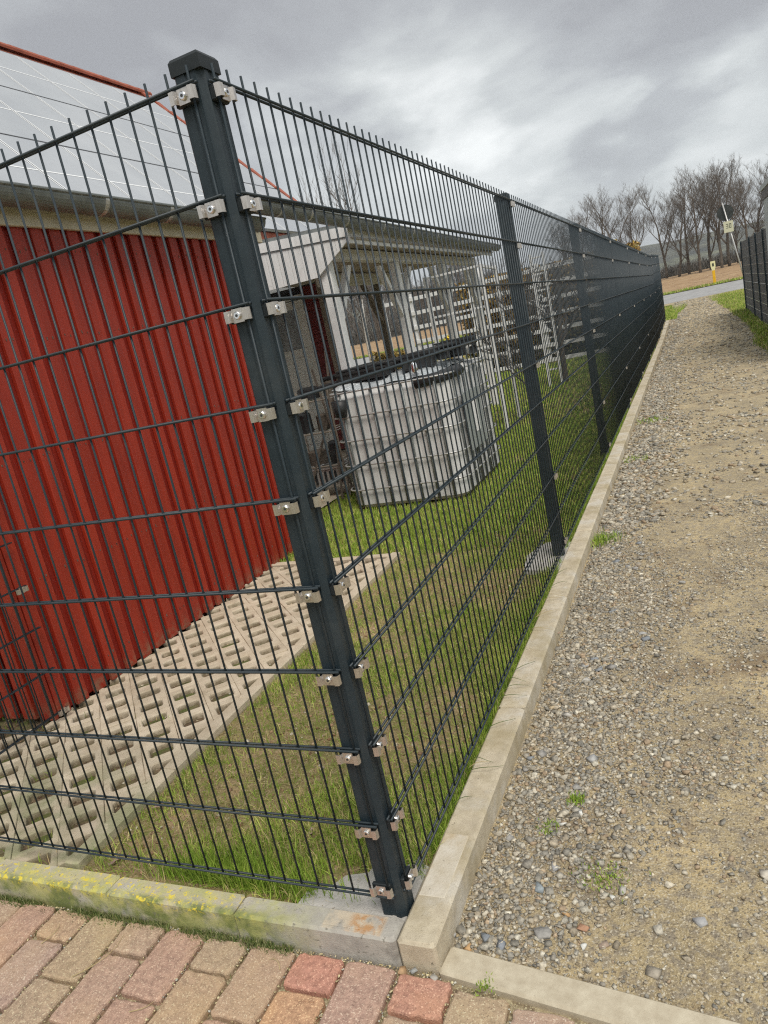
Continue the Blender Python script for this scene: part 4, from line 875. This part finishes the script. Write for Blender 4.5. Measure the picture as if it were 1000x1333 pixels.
def scatter(name, P_, size, T, m, seed, sink=.25, cols=SC, flat=1.):
    r = np.random.RandomState(seed); n = len(P_); Vs = []; Fs = []; Cs = []; off = 0; which = r.randint(len(T), size=n)
    for ti, (V, F) in enumerate(T):
        idx = np.where(which == ti)[0]; k = len(idx)
        if k == 0: continue
        a = r.uniform(0, 2*np.pi, k); b_ = r.normal(0, .38, k); s = size[idx]
        ca, sa, cb_, sb = np.cos(a), np.sin(a), np.cos(b_), np.sin(b_)
        v = V[None]*s[:, None, None]*np.array([1, 1, flat])
        x = v[..., 0]; y_ = v[..., 1]; z = v[..., 2]
        y2 = y_*cb_[:, None]-z*sb[:, None]; z2 = y_*sb[:, None]+z*cb_[:, None]
        X = x*ca[:, None]-y2*sa[:, None]+P_[idx, 0][:, None]; Y = x*sa[:, None]+y2*ca[:, None]+P_[idx, 1][:, None]; Z = z2+P_[idx, 2][:, None]+(s*.5*(1-2*sink))[:, None]
        Vs.append(np.stack([X, Y, Z], -1).reshape(-1, 3)); Fs.append((F[None]+off+(np.arange(k)*len(V))[:, None, None]).reshape(-1, 3)); off += k*len(V)
        c = cols[r.randint(len(cols), size=k)]*r.uniform(.75, 1.25, k)[:, None]; Cs.append(np.repeat(c, len(V), 0))
    me = npmesh(name, np.concatenate(Vs), np.concatenate(Fs), m, np.concatenate(Cs)); return ob(name, me, kind='stuff')
def path_pts(n, x0, x1, y0, y1, seed, dens=None):
    r = np.random.RandomState(seed); X = r.uniform(x0, x1, n); Y = r.uniform(y0, y1, n)
    ok = Y > .014-.113*(X-.093)
    if dens is not None: ok &= r.uniform(size=n) < dens(X, Y)
    X, Y = X[ok], Y[ok]; return np.stack([X, Y, path_h(X, Y)], -1), r
def near_kerb(X, Y):    # coarse stones gather along the kerb, the middle is trodden bare
    w = .30+.08*np.sin(Y*1.1+.6)+.20*(fbm(X, Y, 1.5, 7)-.5); return np.clip(1.15-(X-.09)/(.15+np.maximum(w, .2)), .0, 1)
P1, r1 = path_pts(80000, .095, 1.35, -.12, 3.4, 1, lambda X, Y: .17+.55*near_kerb(X, Y)+.45*(fbm(X, Y, 5, 3)-.5)*2)
scatter('fine_gravel', P1, .0025+.0045*r1.uniform(0, 1, len(P1))**2, smallT, M['stone'], 2)
P2, r2 = path_pts(42000, .10, 1.35, -.12, 3.6, 3, lambda X, Y: .03+.85*near_kerb(X, Y)+.55*(fbm(X, Y, 4, 9)-.54)*2)
scatter('gravel', P2, .0038+.0062*r2.uniform(0, 1, len(P2))**2.2, smallT, M['stone'], 4, .2)
P3, r3 = path_pts(46000, .10, 1.9, 3.2, 12, 5, lambda X, Y: .08+.62*near_kerb(X, Y)+.18*(fbm(X, Y, 5, 9)-.5)*2)
scatter('far_gravel', P3, .009+.014*r3.uniform(0, 1, len(P3))**2, smallT, M['stone'], 6, .25)
P4, r4 = path_pts(9000, .10, 1.2, -.04, 5.5, 7, lambda X, Y: .015+.95*near_kerb(X, Y)**1.4*(.35+.65*np.clip((Y-.3)/1.2, 0, 1)))
scatter('coarse_gravel', P4, .0075+.0075*r4.uniform(0, 1, len(P4))**2, bigT, M['stone'], 8, .15)
P5, r5 = path_pts(12000, .10, 1.9, 12, 30, 9, lambda X, Y: .3+.7*near_kerb(X, Y))
scatter('distant_gravel', P5, .014+.02*r5.uniform(0, 1, len(P5))**2, smallT, M['stone'], 10, .35, cols=SC*.95)
# chips in the brick joints and along the kerb foot
r6 = np.random.RandomState(4); X = r6.uniform(-1.5, 1.0, 26000); Y = -.07-r6.uniform(0, 1, 26000)**1.3*.5
cxm = np.abs(((X+.00825)/PW) % 1-.5); near = (cxm > .455) | (Y > -.10) | (r6.uniform(size=26000) < .10*np.exp(-((X+.45)/.35)**2)*np.exp((Y+.07)/.12)); keep = near & (r6.uniform(size=26000) < .75*(.35+fbm(X, Y, 6, 2))); X, Y = X[keep], Y[keep]
keep = (X < .10) | (Y < -.078-.113*(X-.093)); X, Y = X[keep], Y[keep]
scatter('joint_chips', np.stack([X, Y, np.full(len(X), -.0745)], -1), .0012+.0028*r6.uniform(0, 1, len(X))**2, smallT, M['stone'], 12, cols=np.array([(.55,.50,.33),(.64,.57,.36),(.45,.38,.22),(.34,.29,.2),(.5,.5,.46)]))
# larger single stones
def single_stone(px, size, col, label, seed, group=None, z=None, flat=1., at=None):
    if at is None:
        d = pix_dir(*px); t = (-.062-CP.z)/d[2]; p = np.array(CP)+d*t
    else: p = np.array(at)
    V, F = rock_template(seed+500, 11); V = V*size*np.array([1, 1, flat]); m = 'stone_'+label[:9]
    key = tuple(col)
    if key not in stone_m: stone_m[key] = mat('stone surface', [tuple(c*.75 for c in col), tuple(min(c*1.25, .9) for c in col)], 60, .85, .4, 220)
    me = npmesh('stone', V, F, stone_m[key]); o = ob('stone', me, None, (p[0], p[1], (float(path_h(p[0], p[1])) if z is None else z)+size*.36*flat)); o.rotation_euler.z = random.uniform(0, 6)
    return tag(o, label, 'stone', group)
stone_m = {}
G_, T_, W_, O_ = (.33,.32,.30), (.40,.34,.26), (.66,.66,.62), (.50,.32,.16)
single_stone((0, 0), .0125, (.45,.30,.17), 'tan orange pebble wedged at the foot of the joint between the two kerbs', 1, at=(.003, -.083, 0), z=-.072)
single_stone((0, 0), .0095, (.36,.37,.36), 'small grey stone lying at the front face of the kerb end', 2, at=(.032, -.079, 0), z=-.072)
single_stone((0, 0), .009, (.42,.40,.36), 'pale flat stone chip at the right corner of the kerb end', 3, at=(.083, -.086, 0), z=-.072)
single_stone((606, 1225), 0.0124, O_, 'rounded orange stone beside the kerb just above the border strip', 4)
single_stone((588, 1210), 0.0104, G_, 'grey stone tight against the kerb above the orange stone', 5)
single_stone((632, 1216), 0.0128, (.22,.24,.26), 'dark grey angular stone right of the orange stone', 6)
single_stone((650, 1229), 0.0128, (.28,.30,.33), 'blue grey stone at the edge of the border strip', 7)
single_stone((707, 1213), 0.0200, G_, 'largest slanting grey stone on the near gravel', 8, flat=.7)
single_stone((720, 1125), 0.0176, (.33,.33,.33), 'flat grey slab of stone in the near gravel, above the slanting one', 9, flat=.5)
single_stone((703, 1155), 0.0144, (.30,.34,.36), 'bluish pointed stone below the flat grey slab', 10)
single_stone((759, 1228), 0.0096, W_, 'bright white pebble on the near gravel', 11)
single_stone((755, 1057), 0.0104, W_, 'white chip, the upper of two close together on the gravel', 12)
single_stone((733, 1071), 0.0112, W_, 'white chip, the lower of two close together on the gravel', 13)
single_stone((664, 1090), 0.0112, G_, 'roundish grey stone near the kerb in the middle gravel', 14)
single_stone((810, 1158), 0.0144, (.44,.42,.38), 'pale grey split stone next to the mossy patch', 15, flat=.7)
single_stone((797, 1164), 0.0080, W_, 'small cream pebble touching the pale split stone', 16)
single_stone((759, 1206), 0.0120, (.42,.24,.15), 'reddish brown stone above the white pebble', 17, flat=.7)
single_stone((786, 1228), 0.0128, (.36,.28,.22), 'flat brown stone right of the white pebble', 18, flat=.5)
single_stone((738, 1188), 0.0112, O_, 'yellow orange stone beside the slanting grey stone', 19)
single_stone((912, 1199), 0.0144, (.38,.38,.38), 'long rounded grey stone half sunk in the sandy part of the path', 20, flat=.6)
single_stone((996, 1140), 0.0160, (.55,.50,.42), 'pale stone at the far right of the near path', 21)
single_stone((850, 1262), 0.0160, (.36,.32,.26), 'brown grey stone lying near the border strip', 22, flat=.6)
single_stone((735, 1010), 0.0144, (.46,.42,.34), 'pale tan stone in the coarse gravel near the mossy tuft', 23, flat=.7)
single_stone((750, 1024), 0.0152, G_, 'grey stone just below the pale tan stone', 24, flat=.7)
random.seed(12)
for k in range(34):
    x_ = .13+.55*random.random()**1.4; y2 = random.uniform(.7, 3.4); c = random.choice([G_, T_, (.38,.38,.37), (.26,.28,.30), (.46,.44,.40)])
    nm = {G_: 'mid grey', T_: 'tan brown', (.38,.38,.37): 'pale grey', (.26,.28,.30): 'dark blue grey', (.46,.44,.40): 'light beige'}[c]
    single_stone(None, random.uniform(.013, .019), c, nm+' broken stone in the coarse gravel along the kerb', 40+k, 'larger stones in the coarse gravel along the kerb', at=(x_, y2, 0), flat=.75)

# ------------------------------------------------------------ grass
def blades(name, X, Y, Z, h, w, cols, seed, lean=.5, kind='stuff', parent=None):
    r = np.random.RandomState(seed); n = len(X); a = r.uniform(0, 2*np.pi, n); t = r.uniform(0, 2*np.pi, n)
    wx, wy = np.cos(a)*w/2, np.sin(a)*w/2; l = np.abs(r.normal(0, lean, n)); dx_, dy_ = np.cos(t)*l*h, np.sin(t)*l*h
    hz_ = h*np.sqrt(np.maximum(1-np.minimum(l, .95)**2, .08))
    B = np.stack([X, Y, Z], -1)
    v0 = B+np.stack([wx, wy, 0*X], -1); v1 = B-np.stack([wx, wy, 0*X], -1)
    mid = B+np.stack([dx_*.35, dy_*.35, hz_*.6], -1); v2 = mid-np.stack([wx, wy, 0*X], -1)*.75; v3 = mid+np.stack([wx, wy, 0*X], -1)*.75
    v4 = B+np.stack([dx_, dy_, hz_], -1); v5 = v4+1e-4
    V = np.stack([v0, v1, v2, v3, v4], 1).reshape(-1, 3); o_ = np.arange(n)*5
    F = np.concatenate([np.stack([o_, o_+1, o_+2], -1), np.stack([o_, o_+2, o_+3], -1), np.stack([o_+3, o_+2, o_+4], -1)])
    c = cols[r.randint(len(cols), size=n)]*r.uniform(.75, 1.25, n)[:, None]
    return ob(name, npmesh(name, V, F, M['grass'], np.repeat(c, 5, 0)), parent, kind=kind)
GC = np.array([(.17,.28,.035),(.29,.42,.06),(.38,.48,.10),(.22,.35,.045),(.50,.50,.16),(.58,.48,.26)])
def lawn_pts(n, x0, x1, y0, y1, seed, thr, sc=2.2):
    r = np.random.RandomState(seed); X = r.uniform(x0, x1, n); Y = r.uniform(y0, y1, n)
    d = fbm(X, Y, sc, 12)*.75+fbm(X, Y, 9, 4)*.25
    d = d+.13*np.exp(-((X+.05)/.10)**2)+.09*np.exp(-(Y/.2)**2)+.10*np.clip((Y-2.5)/1., 0, 1)+.03
    ok = r.uniform(size=n) < np.clip((d-thr)*7, .14, 1)
    ok &= ~((X < -1.10) & (Y < 2.84)); ok &= ~((X > -.30) & (Y < .16) & (X+Y*1.2 > -.30) & (r.uniform(size=n) < .97)); ok &= ~((X > -.09) & (Y < .10))
    ok &= ~((X < -2.44) & (Y < 10.6)); ok &= ~((np.abs(X+1.52) < .5) & (np.abs(Y-4.66) < .55)); ok &= ~((np.abs(X+.1) < .11) & (np.abs(Y-2.6) < .22) & (r.uniform(size=n) < .9))
    X, Y = X[ok], Y[ok]; return X, Y, lawn_h(X, Y), r
X, Y, Z, r = lawn_pts(105000, -1.09, -.012, .012, 2.9, 1, .535)
blades('grass', X, Y, Z, .014+.034*r.uniform(0, 1, len(X))**1.4+.020*np.exp(-((X+.05)/.06)**2)+.02*np.exp(-((Y-.08)/.12)**2), .0024, GC, 2, .75)
X, Y, Z, r = lawn_pts(90000, -2.44, -.012, 2.84, 7.5, 3, .36)
blades('lawn_grass', X, Y, Z, .025+.03*r.uniform(0, 1, len(X)), .005, GC[:5], 4, .5)
X, Y, Z, r = lawn_pts(60000, -6, -.02, 7.5, 16.3, 5, .30)
blades('far_lawn_grass', X, Y, Z, .03+.035*r.uniform(0, 1, len(X)), .011, GC[:5], 6, .5)
r = np.random.RandomState(77); n = 5200; X = r.uniform(-1.08, -.02, n); Y = r.uniform(.03, 3.4, n); d = fbm(X, Y, 2.2, 12)*.75+fbm(X, Y, 9, 4)*.25; ok = (r.uniform(size=n) < np.clip((.56-d)*6, .05, 1)) & ~((X < -1.08) & (Y < 2.84)); X, Y = X[ok], Y[ok]
scatter('earth_crumbs', np.stack([X, Y, lawn_h(X, Y)], -1), .0015+.008*r.uniform(0, 1, len(X))**3, smallT, M['stone'], 78, cols=np.array([(.26,.15,.09),(.34,.22,.14),(.20,.12,.07),(.42,.33,.22),(.30,.20,.13),(.5,.46,.38)]))
r = np.random.RandomState(79); n = 4200; X = r.uniform(-2.55, -1.18, n); Y = r.uniform(.03, 2.75, n)
scatter('paver_debris', np.stack([X, Y, np.full(n, -.0395)], -1), .002+.006*r.uniform(0, 1, n)**2, smallT, M['stone'], 80, cols=np.array([(.20,.14,.09),(.12,.08,.05),(.40,.34,.24),(.28,.20,.12),(.5,.47,.4)]))
# lush tuft behind the front kerb and strip beside the side kerb
r = np.random.RandomState(8); n = 2600; X = -.55+r.normal(0, .13, n); Y = .035+np.abs(r.normal(0, .055, n)); ok = (X > -1.08) & (X < -.1); X, Y = X[ok], Y[ok]
blades('grass_tuft', X, Y, lawn_h(X, Y), .03+.05*r.uniform(0, 1, len(X)), .0026, GC[:4], 9, .45)
n = 6500; Y = r.uniform(.25, 6.5, n); X = -.012-np.abs(r.normal(0, .018, n)); ok = ~((np.abs(Y-2.58) < .1)); X, Y = X[ok], Y[ok]
blades('kerb_grass', X, Y, lawn_h(X, Y), .02+.045*r.uniform(0, 1, len(X)), .0028, GC[:4], 10, .5)
# verge on the right of the path and by the road
def verge_edge(Y): return np.interp(Y, [4, 9, 12, 16, 22, 27, 30], [2.05, 1.75, 1.72, 1.82, 1.80, 1.55, 1.25])
n = 52000; Y = r.uniform(7, 30, n); X = r.uniform(1.3, 2.6, n); ok = X > verge_edge(Y)+.25*(fbm(X, Y, 1.2, 3)-.5)+r.uniform(-.05, .08, n); X, Y = X[ok], Y[ok]
VG = sheet('verge', np.linspace(1.2, 4.5, 30), np.linspace(6, 30.2, 60), lambda X, Y: terr(Y)-.075+np.where(X > verge_edge(Y), .03, -.01)+.06*np.clip(X-verge_edge(Y), 0, .5), M['meadow'])
blades('verge_grass', X, Y, terr(Y)-.045+.06*np.clip(X-verge_edge(Y), 0, .5), .03+.07*r.uniform(0, 1, len(X)), .012, GC, 11, .5)
n = 5000; Y = r.uniform(23.2, 30.0, n); X = -.4+r.uniform(0, 1, n)*(.9+.25*(Y-27).clip(-2, 1)*.4)-.0; X = X[:n]
blades('verge_grass', X, Y, terr(Y)-.04, .03+.05*r.uniform(0, 1, n), .014, GC[:5], 12, .5)
n = 14000; X = r.uniform(-30, 12, n); Y = r.uniform(33.75, 34.7, n)
blades('roadside_grass', X, Y, terr(Y)+.04, .05+.09*r.uniform(0, 1, n), .03, GC, 13, .5)
# single weeds with a place of their own
def weed(px, label, n, rad, h, seed, z=-.060, at=None, cols=GC[:4], w=.003):
    if at is None:
        d = pix_dir(*px); t = (z-CP.z)/d[2]; p = np.array(CP)+d*t
    else: p = np.array(at)
    r = np.random.RandomState(seed); X = r.normal(0, rad, n); Y = r.normal(0, rad, n)
    o = blades('grass_clump', X, Y, np.zeros(n)-.004, h*r.uniform(.4, 1, n), w, cols, seed, .7, kind='stuff'); o.location = (p[0], p[1], z); tag(o, label, 'grass'); return o
weed((786, 704), 'grass clump growing at the kerb foot near the second fence post', 240, .05, .07, 31, w=.004)
weed((750, 1040), 'dark green moss tuft among the stones in the near gravel', 160, .012, .02, 32)
weed((785, 1140), 'thin mossy patch on the sandy near gravel', 260, .03, .012, 33)
weed((632, 1282), 'little green weed growing on the seam between border strip and bricks', 90, .012, .018, 34, z=-.068)
weed((845, 548), 'low grass patch in the gravel far along the kerb', 160, .07, .05, 35, w=.006)
weed((828, 598), 'yellowish grass patch in the gravel beside the kerb', 120, .05, .04, 36, w=.005)
weed((713, 1078), 'sparse green sprig right of the kerb in the gravel', 70, .015, .02, 37)
MS = np.array([(.08,.12,.035),(.13,.18,.06),(.20,.22,.08),(.30,.30,.16)])
r = np.random.RandomState(15); n = 5200; X = -.30-r.uniform(0, 1, n)*1.3; Y = -.070-np.abs(r.normal(0, .013, n)); ok = fbm(X, Y, 11, 5) > .50; X, Y = X[ok], Y[ok]
blades('kerb_moss', X, Y, np.full(len(X), -.072), .006+.014*r.uniform(0, 1, len(X)), .0022, MS, 16, .7)
n = 6000; X = r.uniform(-1.5, -.35, n); Y = -.08-r.uniform(0, .35, n); cxm = np.abs(((X+.00825)/PW) % 1-.5); ok = (cxm > .468) & (fbm(X, Y, 7, 8) > .50); X, Y = X[ok], Y[ok]
blades('joint_moss', X, Y, np.full(len(X), -.082), .005+.006*r.uniform(0, 1, len(X)), .002, MS, 17, .8)
n = 2600; X = r.uniform(-2.5, -1.2, n); Y = r.uniform(.03, .9, n); ok = fbm(X, Y, 5, 6) > .55; X, Y = X[ok], Y[ok]
blades('paver_weeds', X, Y, np.full(len(X), -.038), .015+.03*r.uniform(0, 1, len(X)), .003, GC, 18, .7)
# long dry stalks hanging over the side kerb and straws on the bricks
r = np.random.RandomState(44); b = MB()
def stalk(p, ang, ln, h0, m, name, lab=None):
    b = MB(); q = [Vector(p)+Vector((math.cos(ang+.5*t*t)*ln*t, math.sin(ang+.5*t*t)*ln*t, h0*math.sin(math.pi*min(t*1.0, 1.))*.6)) for t in (0, .2, .4, .6, .8, 1.)]
    b.tube(q, [.0012, .0012, .0010, .0009, .0007, .0004], 4); return b.build(name, m, fix=False, kind='stuff')
for k in range(16): stalk((-.012, r.uniform(.3, 2.3), .004), r.uniform(-.9, .7), r.uniform(.06, .12), .03, M['weed'] if k % 3 else M['straw'], 'overhanging_stalk')
for (px, ang, ln) in (((355, 1180), 0, 0),): pass
for (x_, y2, a, ln) in ((-.86, -.27, .75, .15), (-.30, -.14, 2.2, .05), (-.62, -.32, .2, .06), (-1.05, -.2, 1.1, .07)): stalk((x_, y2, -.0655), a, ln, .006, M['straw'], 'straw')
# dry leaves
random.seed(9)
def leaf(px, size, label, z=-.02, rz=0):
    d = pix_dir(*px); t = (z-CP.z)/d[2]; p = np.array(CP)+d*t; b = MB(); n = 9; v = []
    for i in range(n):
        a = 2*math.pi*i/n; rr = size*(.7+.3*math.cos(2*a))*random.uniform(.8, 1.1); v.append((rr*math.cos(a), rr*math.sin(a)*.7, .006+.5*size*random.uniform(0, .5)))
    v.append((0, 0, .004)); f = [(i, (i+1) % n, n) for i in range(n)]; b.add(v, f); o = b.build('dry_leaf', M['leaf'], None, fix=False, loc=(p[0], p[1], p[2])); o.rotation_euler.z = rz
    tag(o, label, 'leaf')
leaf((290, 1115), .030, 'large curled pinkish brown leaf in the grass behind the front kerb')
leaf((150, 1124), .022, 'pale leaf lying just behind the kerb near the edging stones', rz=1)
leaf((205, 1052), .022, 'brown leaf against the side of the edging stones', rz=.5)
leaf((405, 1085), .020, 'grey brown leaf near the cement footing', rz=2)
leaf((223, 1012), .018, 'reddish leaf lying beside the edging further back', rz=1.2)
leaf((727, 826), .018, 'dark twisted dead leaf against the side of the kerb', z=-.05, rz=.9)
leaf((655, 905), .016, 'dark leaf in the grass strip beside the side kerb', rz=.2)
hz_m = bpy.data.materials.new('air'); hz_m.use_nodes = True; t_ = hz_m.node_tree; t_.nodes.clear(); o_ = t_.nodes.new('ShaderNodeOutputMaterial'); v_ = t_.nodes.new('ShaderNodeVolumePrincipled')
v_.inputs['Color'].default_value = (.86, .92, 1, 1); v_.inputs['Density'].default_value = .0005; v_.inputs['Anisotropy'].default_value = .2; t_.links.new(v_.outputs[0], o_.inputs['Volume'])
MB().box((-1450, -320, -16), (1450, 1120, 75)).build('haze', hz_m, kind='stuff')
print('tris', sum(len(o.data.loop_triangles) if False else sum(len(p.vertices)-2 for p in o.data.polygons) if len(o.data.polygons) < 5000 else len(o.data.polygons) for o in bpy.data.objects if o.type == 'MESH'))
